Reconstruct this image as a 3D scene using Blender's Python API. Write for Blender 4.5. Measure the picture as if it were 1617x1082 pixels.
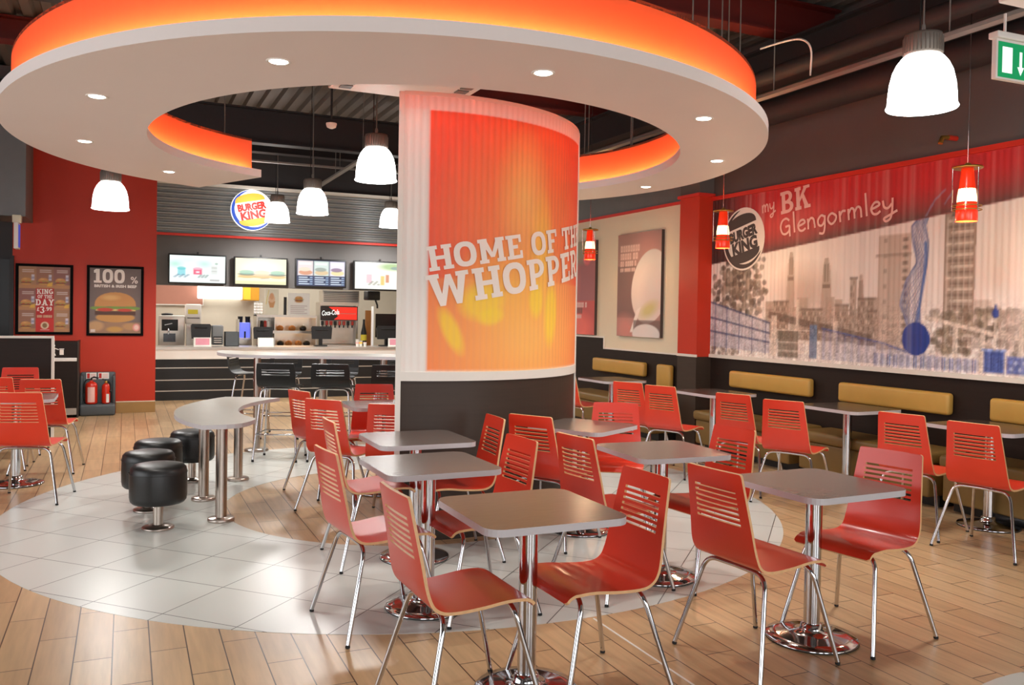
import bpy, math, random
import numpy as np
from mathutils import Matrix, Vector

PI = math.pi
R = math.radians
SC = bpy.context.scene
COL = SC.collection
for o in list(bpy.data.objects):
    bpy.data.objects.remove(o)

# ------------------------------------------------------------------ camera
cam_d = bpy.data.cameras.new('camera')
cam = bpy.data.objects.new('camera', cam_d)
COL.objects.link(cam)
cam_d.sensor_width = 36.0
cam_d.lens = 1349.2 / 1617 * 36.0
cam_d.shift_y = -(541 - 519.1) / 1617
cam_d.clip_start = 0.05
cam.matrix_world = (Matrix.Translation((0, 0, 1.52)) @ Matrix.Rotation(-0.4247, 4, 'Z')
                    @ Matrix.Rotation(PI / 2 - 0.0172, 4, 'X') @ Matrix.Rotation(0.017, 4, 'Z'))
SC.camera = cam

# ------------------------------------------------------------------ view, world, large lights
SC.view_settings.view_transform = 'Standard'
SC.view_settings.look = 'None'
SC.view_settings.gamma = 1.0
SC.view_settings.use_curve_mapping = False
SC.view_settings.exposure = 0.62
world = bpy.data.worlds.new('daylight')
SC.world = world
world.use_nodes = True
world.node_tree.nodes['Background'].inputs[0].default_value = (0.93, 0.97, 1.0, 1)
world.node_tree.nodes['Background'].inputs[1].default_value = 0.9


def lamp(name, kind, loc, energy, color=(1, 1, 1), aim=None, **kw):
    d = bpy.data.lights.new(name, kind)
    d.energy = energy
    d.color = color
    for k, v in kw.items():
        setattr(d, k, v)
    o = bpy.data.objects.new(name, d)
    COL.objects.link(o)
    o.location = loc
    if aim is not None:
        o.rotation_euler = (Vector(aim) - Vector(loc)).to_track_quat('-Z', 'Y').to_euler()
    return o


# daylight through the glazed shop front behind the camera and the glazing on the left
for wx in (-2.6, 1.2, 5.0):
    lamp('daylight_front', 'AREA', (wx, -3.45, 1.75), 52, (0.97, 0.98, 1.0), (wx + .2, 4, 1.3), shape='RECTANGLE', size=2.4, size_y=2.3)
lamp('daylight_side', 'AREA', (-4.85, 4.4, 1.8), 62, (0.97, 0.98, 1.0), (0, 4.6, 1.5), shape='RECTANGLE', size=4.8, size_y=2.2)
# kitchen strip lights behind the menu boards
lamp('kitchen_light', 'AREA', (2.6, 16.6, 2.9), 66, (1.0, 0.97, 0.92), (2.6, 16.7, 0.5), shape='RECTANGLE', size=4, size_y=1.0)

# ------------------------------------------------------------------ materials


def lin(c):
    c = c / 255.0
    return c / 12.92 if c <= 0.04045 else ((c + 0.055) / 1.055) ** 2.4


def rgb(*c):
    return tuple(lin(v) for v in c)


MATS = {}


def mat(name, col, rough=0.5, metal=0.0, emit=None, strength=0.0, coat=0.0, noise=0.0, nscale=8.0, stretch=(1, 1, 1), bump=0.0, spec=0.5):
    m = bpy.data.materials.new(name)
    m.use_nodes = True
    nt = m.node_tree
    b = nt.nodes['Principled BSDF']
    b.inputs['Base Color'].default_value = (*col, 1)
    b.inputs['Roughness'].default_value = rough
    b.inputs['Metallic'].default_value = metal
    b.inputs['Coat Weight'].default_value = coat
    b.inputs['Coat Roughness'].default_value = 0.12
    b.inputs['Specular IOR Level'].default_value = spec
    if emit:
        b.inputs['Emission Color'].default_value = (*emit, 1)
        b.inputs['Emission Strength'].default_value = strength
    if noise or bump:
        tc = nt.nodes.new('ShaderNodeTexCoord')
        mp = nt.nodes.new('ShaderNodeMapping')
        mp.inputs['Scale'].default_value = stretch
        nz = nt.nodes.new('ShaderNodeTexNoise')
        nz.inputs['Scale'].default_value = nscale
        nz.inputs['Detail'].default_value = 4
        nt.links.new(tc.outputs['Object'], mp.inputs[0])
        nt.links.new(mp.outputs[0], nz.inputs['Vector'])
        if noise:
            mx = nt.nodes.new('ShaderNodeMix')
            mx.data_type = 'RGBA'
            mx.inputs[6].default_value = (*[max(0, c * (1 - noise)) for c in col], 1)
            mx.inputs[7].default_value = (*[min(1, c * (1 + noise)) for c in col], 1)
            nt.links.new(nz.outputs['Fac'], mx.inputs[0])
            nt.links.new(mx.outputs[2], b.inputs['Base Color'])
        if bump:
            bp = nt.nodes.new('ShaderNodeBump')
            bp.inputs['Strength'].default_value = bump
            nt.links.new(nz.outputs['Fac'], bp.inputs['Height'])
            nt.links.new(bp.outputs[0], b.inputs['Normal'])
    MATS[name] = m
    return m


def print_mat(name, rough=0.6, emit=0.0, coat=0.0):
    """colours come from the printed picture stored on the mesh"""
    m = bpy.data.materials.new(name)
    m.use_nodes = True
    nt = m.node_tree
    b = nt.nodes['Principled BSDF']
    a = nt.nodes.new('ShaderNodeAttribute')
    a.attribute_name = 'print'
    b.inputs['Roughness'].default_value = rough
    b.inputs['Coat Weight'].default_value = coat
    if emit:
        b.inputs['Base Color'].default_value = (0.02, 0.02, 0.02, 1)
        nt.links.new(a.outputs['Color'], b.inputs['Emission Color'])
        b.inputs['Emission Strength'].default_value = emit
    else:
        nt.links.new(a.outputs['Color'], b.inputs['Base Color'])
    MATS[name] = m
    return m


mat('red_laminate', rgb(222, 58, 34), 0.32, coat=0.25, noise=0.06, nscale=5)
mat('beech_edge', rgb(226, 178, 128), 0.5, noise=0.15, nscale=40)
mat('chrome', (0.62, 0.62, 0.64), 0.09, 1.0)
mat('brushed_steel', rgb(190, 178, 168), 0.28, 1.0, noise=0.08, nscale=30, stretch=(1, 1, 0.1))
mat('stainless', rgb(200, 192, 182), 0.32, 0.85, noise=0.06, nscale=12)
mat('table_laminate', rgb(112, 100, 94), 0.26, noise=0.10, nscale=14, stretch=(1, 6, 1))
mat('table_edge', rgb(196, 190, 192), 0.4, noise=0.04)
mat('dark_table', rgb(70, 58, 52), 0.25, noise=0.12, nscale=14, stretch=(1, 6, 1))
mat('grey_laminate', rgb(158, 152, 142), 0.3, noise=0.06, nscale=9)
mat('black_leather', rgb(30, 29, 29), 0.38, bump=0.08, nscale=120, noise=0.1)
mat('black_plastic', rgb(24, 24, 25), 0.4, noise=0.08)
mat('black_gloss', rgb(12, 11, 11), 0.42, noise=0.08)
mat('frame_black', rgb(12, 12, 12), 0.8, noise=0.05, spec=0.1)
mat('black_rubber', rgb(18, 18, 18), 0.7, noise=0.1)
mat('gold_leather', rgb(192, 150, 72), 0.45, noise=0.08, nscale=6, bump=0.05)
mat('gold_leather_shaded', rgb(124, 96, 48), 0.5, noise=0.1, nscale=6, bump=0.05)  # gold leather darkened: the shade under the tables is put into the colour
mat('dark_wood', rgb(38, 27, 22), 0.5, noise=0.22, nscale=7, stretch=(0.5, 0.5, 9), spec=0.25)
mat('panel_wood', rgb(62, 50, 42), 0.45, noise=0.16, nscale=5, stretch=(0.6, 0.6, 9), spec=0.3)
mat('red_paint', rgb(194, 46, 12), 0.55, noise=0.04, nscale=2)
mat('red_line', rgb(214, 50, 34), 0.5, noise=0.04)
mat('cream_paint', rgb(228, 216, 190), 0.6, noise=0.03, nscale=3)
mat('white_paint', rgb(236, 228, 220), 0.5, noise=0.02, nscale=3)
mat('soffit_white', rgb(242, 230, 224), 0.6, noise=0.02, nscale=2)
mat('kitchen_wall', rgb(206, 196, 178), 0.4, noise=0.04)
mat('white_trim', rgb(228, 222, 212), 0.45, noise=0.03)
mat('skirting_wood', rgb(168, 128, 74), 0.45, noise=0.15, nscale=6)
mat('charcoal_paint', rgb(98, 94, 92), 0.65, noise=0.06, nscale=2)
mat('dark_paint', rgb(44, 40, 41), 0.6, noise=0.1, nscale=2)
mat('steel_deck', rgb(122, 114, 108), 0.5, 0.2, noise=0.12, nscale=3)
mat('beam_black', rgb(34, 28, 30), 0.55, noise=0.15, nscale=2)
mat('beam_red', rgb(105, 30, 26), 0.55, noise=0.15, nscale=3)
mat('galvanised', rgb(150, 146, 140), 0.4, 0.6, noise=0.12, nscale=10)
mat('orange_band', rgb(255, 96, 50), 0.55, noise=0.03, nscale=2)
mat('led_strip', (1, 0.7, 0.35), 0.5, emit=(1.0, 0.74, 0.36), strength=24)
mat('lamp_white', (1, 1, 1), 0.4, emit=(1.0, 0.98, 0.95), strength=4.5)
mat('lamp_housing', rgb(120, 112, 104), 0.45, 0.3, noise=0.06)
mat('spot_glow', (1, 1, 1), 0.4, emit=(1.0, 0.93, 0.80), strength=14)
mat('bulb_glow', (1, 1, 1), 0.4, emit=(1.0, 0.74, 0.32), strength=1.6)
mat('red_glass', rgb(226, 50, 24), 0.2, emit=rgb(230, 50, 16), strength=0.35, noise=0.05)
mat('amber_glow', (1, 0.8, 0.5), 0.4, emit=(1.0, 0.62, 0.30), strength=1.6)
mat('cladding', rgb(150, 152, 152), 0.3, 0.5, noise=0.08)
mat('kitchen_panel_lit', (1, 1, 1), 0.4, emit=(1, 0.98, 0.93), strength=1.6, noise=0.02)
mat('sign_red', rgb(196, 42, 34), 0.4, emit=rgb(205, 30, 22), strength=0.22, noise=0.03)
mat('sign_gold', rgb(240, 186, 70), 0.4, emit=rgb(250, 186, 70), strength=0.3, noise=0.03)
mat('sign_blue', rgb(40, 80, 180), 0.4, emit=rgb(50, 90, 210), strength=0.3, noise=0.03)
mat('sign_halo', (1, 1, 1), 0.4, emit=(1, 0.98, 0.94), strength=0.55, noise=0.02)
mat('ink_white', rgb(244, 232, 222), 0.55, noise=0.03)
mat('ink_pink', rgb(240, 190, 180), 0.55, noise=0.05, nscale=20)
mat('ink_dark', rgb(72, 60, 58), 0.55, noise=0.06)
mat('ink_red', rgb(200, 40, 34), 0.5, noise=0.04)
mat('ext_red', rgb(214, 46, 24), 0.3, coat=0.3, noise=0.04)
mat('grey_plastic', rgb(82, 86, 88), 0.5, noise=0.08)
mat('mid_grey', rgb(110, 112, 112), 0.45, noise=0.08)
mat('exit_green', rgb(20, 140, 84), 0.4, emit=rgb(20, 150, 90), strength=0.35, noise=0.04)
mat('exit_white', (0.9, 0.9, 0.9), 0.4, emit=(0.9, 0.95, 0.92), strength=0.5, noise=0.02)
mat('terracotta', rgb(186, 128, 108), 0.5, noise=0.06)
mat('pink_card', rgb(236, 160, 176), 0.6, noise=0.08)
mat('paper_white', rgb(240, 238, 230), 0.6, noise=0.04)
mat('screen_dark', rgb(20, 16, 16), 0.15, noise=0.1)
mat('orange_plastic', rgb(222, 158, 50), 0.4, noise=0.1)
mat('bun_brown', rgb(196, 128, 62), 0.5, noise=0.15)
mat('yellow_card', rgb(226, 206, 60), 0.5, noise=0.05)
mat('blue_glow', rgb(60, 70, 150), 0.3, emit=rgb(110, 120, 230), strength=0.8, noise=0.05)
mat('coke_red', rgb(214, 30, 24), 0.35, emit=rgb(230, 50, 30), strength=0.55, noise=0.05)
mat('brass', rgb(196, 150, 70), 0.3, 0.8, noise=0.08)
mat('menu_white', rgb(245, 240, 232), 0.5, emit=(1, .97, .92), strength=0.35, noise=0.02)
print_mat('mural_print', 0.65)
print_mat('drum_print', 0.6)
print_mat('poster_print', 0.55)
print_mat('screen_print', 0.3, emit=0.78)


def node_floor():
    m = bpy.data.materials.new('wood_tile_floor')
    m.use_nodes = True
    nt = m.node_tree
    L = nt.links
    b = nt.nodes['Principled BSDF']
    tc = nt.nodes.new('ShaderNodeTexCoord')
    sep = nt.nodes.new('ShaderNodeSeparateXYZ')
    L.new(tc.outputs['Object'], sep.inputs[0])
    comb = nt.nodes.new('ShaderNodeCombineXYZ')
    ax = nt.nodes.new('ShaderNodeMath'); ax.operation = 'ADD'; ax.inputs[1].default_value = 20 * 0.634 - 4.379
    ay = nt.nodes.new('ShaderNodeMath'); ay.operation = 'ADD'; ay.inputs[1].default_value = 101 * 0.152 + 0.041
    L.new(sep.outputs['Y'], ax.inputs[0]); L.new(sep.outputs['X'], ay.inputs[0])
    L.new(ax.outputs[0], comb.inputs['X']); L.new(ay.outputs[0], comb.inputs['Y'])
    br = nt.nodes.new('ShaderNodeTexBrick')
    br.offset = 0.5; br.offset_frequency = 2; br.squash = 1.0
    br.inputs['Scale'].default_value = 1.0
    br.inputs['Mortar Size'].default_value = 0.0028
    br.inputs['Mortar Smooth'].default_value = 0.1
    br.inputs['Bias'].default_value = 0.0
    br.inputs['Brick Width'].default_value = 0.634
    br.inputs['Row Height'].default_value = 0.152
    br.inputs['Color1'].default_value = (*rgb(198, 165, 125), 1)
    br.inputs['Color2'].default_value = (*rgb(182, 147, 108), 1)
    br.inputs['Mortar'].default_value = (*rgb(74, 56, 42), 1)
    L.new(comb.outputs[0], br.inputs['Vector'])
    mp = nt.nodes.new('ShaderNodeMapping')
    mp.inputs['Scale'].default_value = (14, 1.2, 1)
    L.new(tc.outputs['Object'], mp.inputs[0])
    nz = nt.nodes.new('ShaderNodeTexNoise'); nz.inputs['Scale'].default_value = 2.2; nz.inputs['Detail'].default_value = 6
    L.new(mp.outputs[0], nz.inputs['Vector'])
    rmp = nt.nodes.new('ShaderNodeMapRange')
    rmp.inputs[1].default_value = 0.3; rmp.inputs[2].default_value = 0.7
    rmp.inputs[3].default_value = 0.86; rmp.inputs[4].default_value = 1.1
    L.new(nz.outputs['Fac'], rmp.inputs[0])
    mul = nt.nodes.new('ShaderNodeMix'); mul.data_type = 'RGBA'; mul.blend_type = 'MULTIPLY'
    mul.inputs[0].default_value = 1.0
    L.new(br.outputs['Color'], mul.inputs[6]); L.new(rmp.outputs[0], mul.inputs[7])
    L.new(mul.outputs[2], b.inputs['Base Color'])
    b.inputs['Roughness'].default_value = 0.3
    bp = nt.nodes.new('ShaderNodeBump'); bp.inputs['Strength'].default_value = 0.25; bp.inputs['Distance'].default_value = 0.002
    bp.invert = True
    L.new(br.outputs['Fac'], bp.inputs['Height'])
    L.new(bp.outputs[0], b.inputs['Normal'])
    MATS['wood_tile_floor'] = m


def node_white_tile():
    m = bpy.data.materials.new('white_floor_tile')
    m.use_nodes = True
    nt = m.node_tree
    L = nt.links
    b = nt.nodes['Principled BSDF']
    tc = nt.nodes.new('ShaderNodeTexCoord')
    mp = nt.nodes.new('ShaderNodeMapping')
    mp.vector_type = 'TEXTURE'
    mp.inputs['Location'].default_value = TILE_ORIGIN
    mp.inputs['Rotation'].default_value = (0, 0, TILE_ROT)
    L.new(tc.outputs['Object'], mp.inputs[0])
    br = nt.nodes.new('ShaderNodeTexBrick')
    br.offset = 0.0; br.squash = 1.0
    br.inputs['Scale'].default_value = 1.0
    br.inputs['Mortar Size'].default_value = 0.003
    br.inputs['Mortar Smooth'].default_value = 0.1
    br.inputs['Brick Width'].default_value = 0.45
    br.inputs['Row Height'].default_value = 0.45
    br.inputs['Color1'].default_value = (*rgb(205, 207, 200), 1)
    br.inputs['Color2'].default_value = (*rgb(197, 199, 193), 1)
    br.inputs['Mortar'].default_value = (*rgb(78, 77, 74), 1)
    L.new(mp.outputs[0], br.inputs['Vector'])
    L.new(br.outputs['Color'], b.inputs['Base Color'])
    b.inputs['Roughness'].default_value = 0.28
    MATS['white_floor_tile'] = m


# ------------------------------------------------------------------ mesh builder


class MB:
    def __init__(s):
        s.v = []; s.f = []; s.m = []; s.sm = []; s.c = None; s.names = []

    def mi(s, name):
        if name not in s.names:
            s.names.append(name)
        return s.names.index(name)

    def add(s, verts, faces, m, smooth=False, cols=None):
        k = len(s.v)
        i = s.mi(m)
        s.v.extend(verts)
        for f in faces:
            s.f.append(tuple(k + a for a in f))
            s.m.append(i)
            s.sm.append(smooth)
        if cols is not None:
            if s.c is None:
                s.c = {}
            for a, cc in enumerate(cols):
                s.c[k + a] = cc
        return s

    def box(s, x0, x1, y0, y1, z0, z1, m, bev=0.0):
        if bev <= 0:
            v = [(x, y, z) for z in (z0, z1) for y in (y0, y1) for x in (x0, x1)]
            f = [(0, 2, 3, 1), (4, 5, 7, 6), (0, 1, 5, 4), (2, 6, 7, 3), (0, 4, 6, 2), (1, 3, 7, 5)]
            return s.add(v, f, m)
        b = min(bev, (x1 - x0) / 2.01, (y1 - y0) / 2.01, (z1 - z0) / 2.01)
        # rounded box from a stack of rounded rectangles
        def ring(ins, z, n=4):
            r = max(b - ins, 1e-4)
            out = []
            for cx, cy, a0 in ((x1 - b, y1 - b, 0), (x0 + b, y1 - b, 90), (x0 + b, y0 + b, 180), (x1 - b, y0 + b, 270)):
                for k in range(n + 1):
                    a = R(a0 + 90 * k / n)
                    out.append((cx + r * math.cos(a), cy + r * math.sin(a), z))
            return out
        rings = []
        for k in range(4):
            a = R(90 * k / 3)
            rings.append(ring(b * (1 - math.sin(a)), z0 + b * (1 - math.cos(a))))
        for k in range(3, -1, -1):
            a = R(90 * k / 3)
            rings.append(ring(b * (1 - math.sin(a)), z1 - b * (1 - math.cos(a))))
        return s.loft(rings, m, True)

    def loft(s, rings, m, smooth=True, cap=True, closed=True):
        n = len(rings[0])
        v = [p for r in rings for p in r]
        f = []
        for i in range(len(rings) - 1):
            for j in range(n if closed else n - 1):
                a, b = i * n + j, i * n + (j + 1) % n
                f.append((a, b, b + n, a + n))
        s.add(v, f, m, smooth)
        if cap:
            s.add(list(rings[0]), [tuple(range(n - 1, -1, -1))], m)
            s.add(list(rings[-1]), [tuple(range(n))], m)
        return s

    def prism(s, poly, z0, z1, m, side=None, inset=0.0):
        n = len(poly)
        side = side or m
        s.add([(x, y, z1) for x, y in poly], [tuple(range(n))], m)
        s.add([(x, y, z0) for x, y in poly], [tuple(range(n - 1, -1, -1))], m)
        v = [(x, y, z0) for x, y in poly] + [(x, y, z1) for x, y in poly]
        s.add(v, [(i, (i + 1) % n, n + (i + 1) % n, n + i) for i in range(n)], side, False)
        return s

    def lathe(s, prof, m, c=(0, 0, 0), n=28, smooth=True, cap=True):
        rings = [[(c[0] + r * math.cos(2 * PI * k / n), c[1] + r * math.sin(2 * PI * k / n), c[2] + z) for k in range(n)] for r, z in prof]
        return s.loft(rings, m, smooth, cap)

    def tube(s, path, r, m, n=10, cap=True):
        P = [Vector(p) for p in path]
        rings = []
        ref = None
        for i, p in enumerate(P):
            t = (P[min(i + 1, len(P) - 1)] - P[max(i - 1, 0)]).normalized()
            if ref is None:
                ref = t.orthogonal().normalized()
            ref = (ref - t * ref.dot(t)).normalized()
            bn = t.cross(ref)
            rr = r[i] if isinstance(r, (list, tuple)) else r
            rings.append([tuple(p + rr * (math.cos(2 * PI * k / n) * ref + math.sin(2 * PI * k / n) * bn)) for k in range(n)])
        return s.loft(rings, m, True, cap)

    def polys(s, polys, mapf, m, du=None):
        """flat shapes (u,v) laid on a surface"""
        step = mapf.__code__.co_argcount > 2
        for k, p in enumerate(polys):
            parts = split_u(p, du) if du else [p]
            for q in parts:
                if len(q) >= 3:
                    s.add([mapf(u, v, (k % 40) * 4e-5) if step else mapf(u, v) for u, v in q], [tuple(range(len(q)))], m)
        return s

    def grid(s, cv, mapf, m):
        h, w = cv.a.shape[:2]
        v = [mapf(cv.u[j], cv.w[i]) for i in range(h) for j in range(w)]
        f = [(i * w + j, i * w + j + 1, i * w + w + j + 1, i * w + w + j) for i in range(h - 1) for j in range(w - 1)]
        return s.add(v, f, m, True, [tuple(x) for x in cv.a.reshape(-1, 3)])

    def build(s, name, parent=None, loc=None, rz=0.0):
        me = bpy.data.meshes.new(name)
        me.from_pydata([tuple(p) for p in s.v], [], s.f)
        for n in s.names:
            me.materials.append(MATS[n])
        me.polygons.foreach_set('material_index', s.m)
        me.polygons.foreach_set('use_smooth', s.sm)
        if s.c is not None:
            at = me.color_attributes.new('print', 'FLOAT_COLOR', 'POINT')
            arr = np.ones((len(s.v), 4), dtype=np.float32)
            idx = np.fromiter(s.c.keys(), dtype=np.int64)
            arr[idx, :3] = np.array(list(s.c.values()), dtype=np.float32)
            at.data.foreach_set('color', arr.ravel())
        me.update()
        o = bpy.data.objects.new(name, me)
        COL.objects.link(o)
        if parent is not None:
            o.parent = parent
        if loc is not None:
            o.location = loc
        o.rotation_euler.z = rz
        return o


def split_u(poly, du):
    us = [p[0] for p in poly]
    a, b = min(us), max(us)
    out = []
    k0, k1 = math.floor(a / du), math.ceil(b / du)
    for k in range(k0, k1):
        q = poly
        for lim, sgn in ((k * du, 1), ((k + 1) * du, -1)):
            r = []
            for i in range(len(q)):
                p, n = q[i], q[(i + 1) % len(q)]
                dp, dn = sgn * (p[0] - lim), sgn * (n[0] - lim)
                if dp >= 0:
                    r.append(p)
                if dp * dn < 0:
                    t = dp / (dp - dn)
                    r.append((p[0] + t * (n[0] - p[0]), p[1] + t * (n[1] - p[1])))
            q = r
            if len(q) < 3:
                break
        if len(q) >= 3:
            out.append(q)
    return out


def smooth_path(pts, n=6):
    P = [Vector(p) for p in pts]
    P = [2 * P[0] - P[1]] + P + [2 * P[-1] - P[-2]]
    out = []
    for i in range(1, len(P) - 2):
        for k in range(n):
            t = k / n
            p0, p1, p2, p3 = P[i - 1:i + 3]
            out.append(0.5 * ((2 * p1) + (p2 - p0) * t + (2 * p0 - 5 * p1 + 4 * p2 - p3) * t * t + (3 * p1 - p0 - 3 * p2 + p3) * t ** 3))
    out.append(P[-2])
    return [tuple(p) for p in out]


def bend_path(pts, rad, n=6):
    """straight runs joined by rounded bends"""
    P = [Vector(p) for p in pts]
    out = [P[0]]
    for i in range(1, len(P) - 1):
        a = (P[i - 1] - P[i]); b = (P[i + 1] - P[i])
        d = min(rad, a.length * 0.48, b.length * 0.48)
        s, e = P[i] + a.normalized() * d, P[i] + b.normalized() * d
        for k in range(n + 1):
            t = k / n
            out.append((1 - t) ** 2 * s + 2 * t * (1 - t) * P[i] + t * t * e)
    out.append(P[-1])
    return [tuple(p) for p in out]


def tag(o, label, cat, group=None, kind=None):
    if label:
        o['label'] = label
    if cat:
        o['category'] = cat
    if group:
        o['group'] = group
    if kind:
        o['kind'] = kind
    return o


def empty(name, loc, rz, label, cat, group=None):
    o = bpy.data.objects.new(name, None)
    o.empty_display_size = 0.1
    COL.objects.link(o)
    o.location = loc
    o.rotation_euler.z = rz
    return tag(o, label, cat, group)


def struct(name, mb, **kw):
    o = mb.build(name, **kw)
    o['kind'] = 'structure'
    return o


def copy_tree(o, parent=None):
    c = o.copy()
    COL.objects.link(c)
    if parent is not None:
        c.parent = parent
    for ch in list(o.children):
        copy_tree(ch, c)
    return c


def place(proto, loc, rz, label, group=None):
    if 'used' not in USED.setdefault(proto.name, set()):
        USED[proto.name].add('used')
        o = proto
    else:
        o = copy_tree(proto)
    o.location = loc
    o.rotation_euler = (0, 0, rz)
    o['label'] = label
    if group:
        o['group'] = group
    return o


USED = {}

# ------------------------------------------------------------------ printed pictures


class Canvas:
    def __init__(s, u0, u1, v0, v1, res, bg):
        s.u = np.linspace(u0, u1, max(2, int(round((u1 - u0) / res)) + 1))
        s.w = np.linspace(v0, v1, max(2, int(round((v1 - v0) / res)) + 1))
        s.U, s.V = np.meshgrid(s.u, s.w)
        s.a = np.zeros((len(s.w), len(s.u), 3)) + np.array(rgb(*bg))
        s.res = res

    def mix(s, mask, col, al=1.0):
        k = (mask * al)[..., None]
        s.a = s.a * (1 - k) + np.array(rgb(*col)) * k

    def sd(s, d):
        return np.clip(0.5 - d / s.res, 0, 1)

    def poly(s, pts, col, al=1.0):
        m = np.zeros(s.U.shape)
        for du, dv in ((-.25, -.25), (.25, -.25), (-.25, .25), (.25, .25)):
            U, V = s.U + du * s.res, s.V + dv * s.res
            ins = np.zeros(U.shape, bool)
            for i in range(len(pts)):
                (x0, y0), (x1, y1) = pts[i], pts[(i + 1) % len(pts)]
                if y0 == y1:
                    continue
                ins ^= ((y0 > V) != (y1 > V)) & (U < (x1 - x0) * (V - y0) / (y1 - y0) + x0)
            m += ins * 0.25
        s.mix(m, col, al)

    def rect(s, u0, u1, v0, v1, col, al=1.0):
        d = np.maximum(np.maximum(u0 - s.U, s.U - u1), np.maximum(v0 - s.V, s.V - v1))
        s.mix(s.sd(d), col, al)

    def ell(s, cu, cv, ru, rv, col, al=1.0, ang=0.0, soft=0.0):
        c, n = math.cos(ang), math.sin(ang)
        x, y = (s.U - cu) * c + (s.V - cv) * n, -(s.U - cu) * n + (s.V - cv) * c
        q = np.sqrt((x / ru) ** 2 + (y / rv) ** 2)
        if soft:
            m = np.clip((1 - q) / soft, 0, 1)
        else:
            m = s.sd((q - 1) * min(ru, rv))
        s.mix(m, col, al)

    def line(s, pts, wd, col, al=1.0):
        m = np.zeros(s.U.shape)
        for (x0, y0), (x1, y1) in zip(pts[:-1], pts[1:]):
            dx, dy = x1 - x0, y1 - y0
            t = np.clip(((s.U - x0) * dx + (s.V - y0) * dy) / (dx * dx + dy * dy + 1e-12), 0, 1)
            m = np.maximum(m, s.sd(np.hypot(s.U - x0 - t * dx, s.V - y0 - t * dy) - wd / 2))
        s.mix(m, col, al)

    def noise(s, amt, seed, cell=1, mask=None):
        rng = np.random.default_rng(seed)
        h, w = s.U.shape
        n = rng.random((h // cell + 2, w // cell + 2))
        n = np.kron(n, np.ones((cell, cell)))[:h, :w]
        k = 1 + amt * (n - 0.5) * 2
        if mask is not None:
            k = 1 + (k - 1) * mask
        s.a = np.clip(s.a * k[..., None], 0, 1)


def burger(cv, cu, c0, w, al=1.0):
    """a plain burger: c0 bottom height, w width"""
    h = w * 0.72
    cv.ell(cu, c0 + .16 * h, .42 * w, .16 * h, (205, 150, 84), al)
    cv.rect(cu - .44 * w, cu + .44 * w, c0 + .24 * h, c0 + .38 * h, (92, 58, 44), al)
    cv.rect(cu - .42 * w, cu + .44 * w, c0 + .38 * h, c0 + .44 * h, (226, 190, 120), al)
    for k in range(7):
        cv.ell(cu - .44 * w + .147 * w * k, c0 + (.47 + .025 * (k % 2)) * h, .1 * w, .05 * h, (124, 156, 70), al)
    cv.ell(cu - .22 * w, c0 + .42 * h, .18 * w, .06 * h, (204, 70, 52), al)
    cv.ell(cu + .2 * w, c0 + .41 * h, .17 * w, .05 * h, (204, 70, 52), al)
    a = [(cu - .45 * w, c0 + .52 * h)]
    for k in range(13):
        t = PI * (1 - k / 12)
        a.append((cu + .45 * w * math.cos(t), c0 + .54 * h + .46 * h * math.sin(t) ** 0.8))
    cv.poly(a, (206, 146, 84), al)
    cv.ell(cu - .1 * w, c0 + .82 * h, .26 * w, .12 * h, (232, 186, 120), 0.7 * al, soft=0.7)


# ------------------------------------------------------------------ lettering


def rc(a, b, c, d):
    return [(a, b), (c, b), (c, d), (a, d)]


def arc_ring(cx, cy, ro, so, ri, si, a0, a1, n=14, p=2.0):
    out = []
    def pt(r, q, a):
        c, s = math.cos(a), math.sin(a)
        e = 2.0 / p
        return (cx + r * math.copysign(abs(c) ** e, c), cy + q * math.copysign(abs(s) ** e, s))
    for k in range(n):
        a, b = R(a0 + (a1 - a0) * k / n), R(a0 + (a1 - a0) * (k + 1) / n)
        out.append([pt(ro, so, a), pt(ro, so, b), pt(ri, si, b), pt(ri, si, a)])
    return out


def stem(c, lo=0.19, top=True, bot=True):
    o = [rc(c - .11, 0, c + .11, 1)]
    if bot:
        o.append(rc(c - lo, 0, c + lo, .15))
    if top:
        o.append(rc(c - lo, .85, c + lo, 1))
    return o


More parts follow.
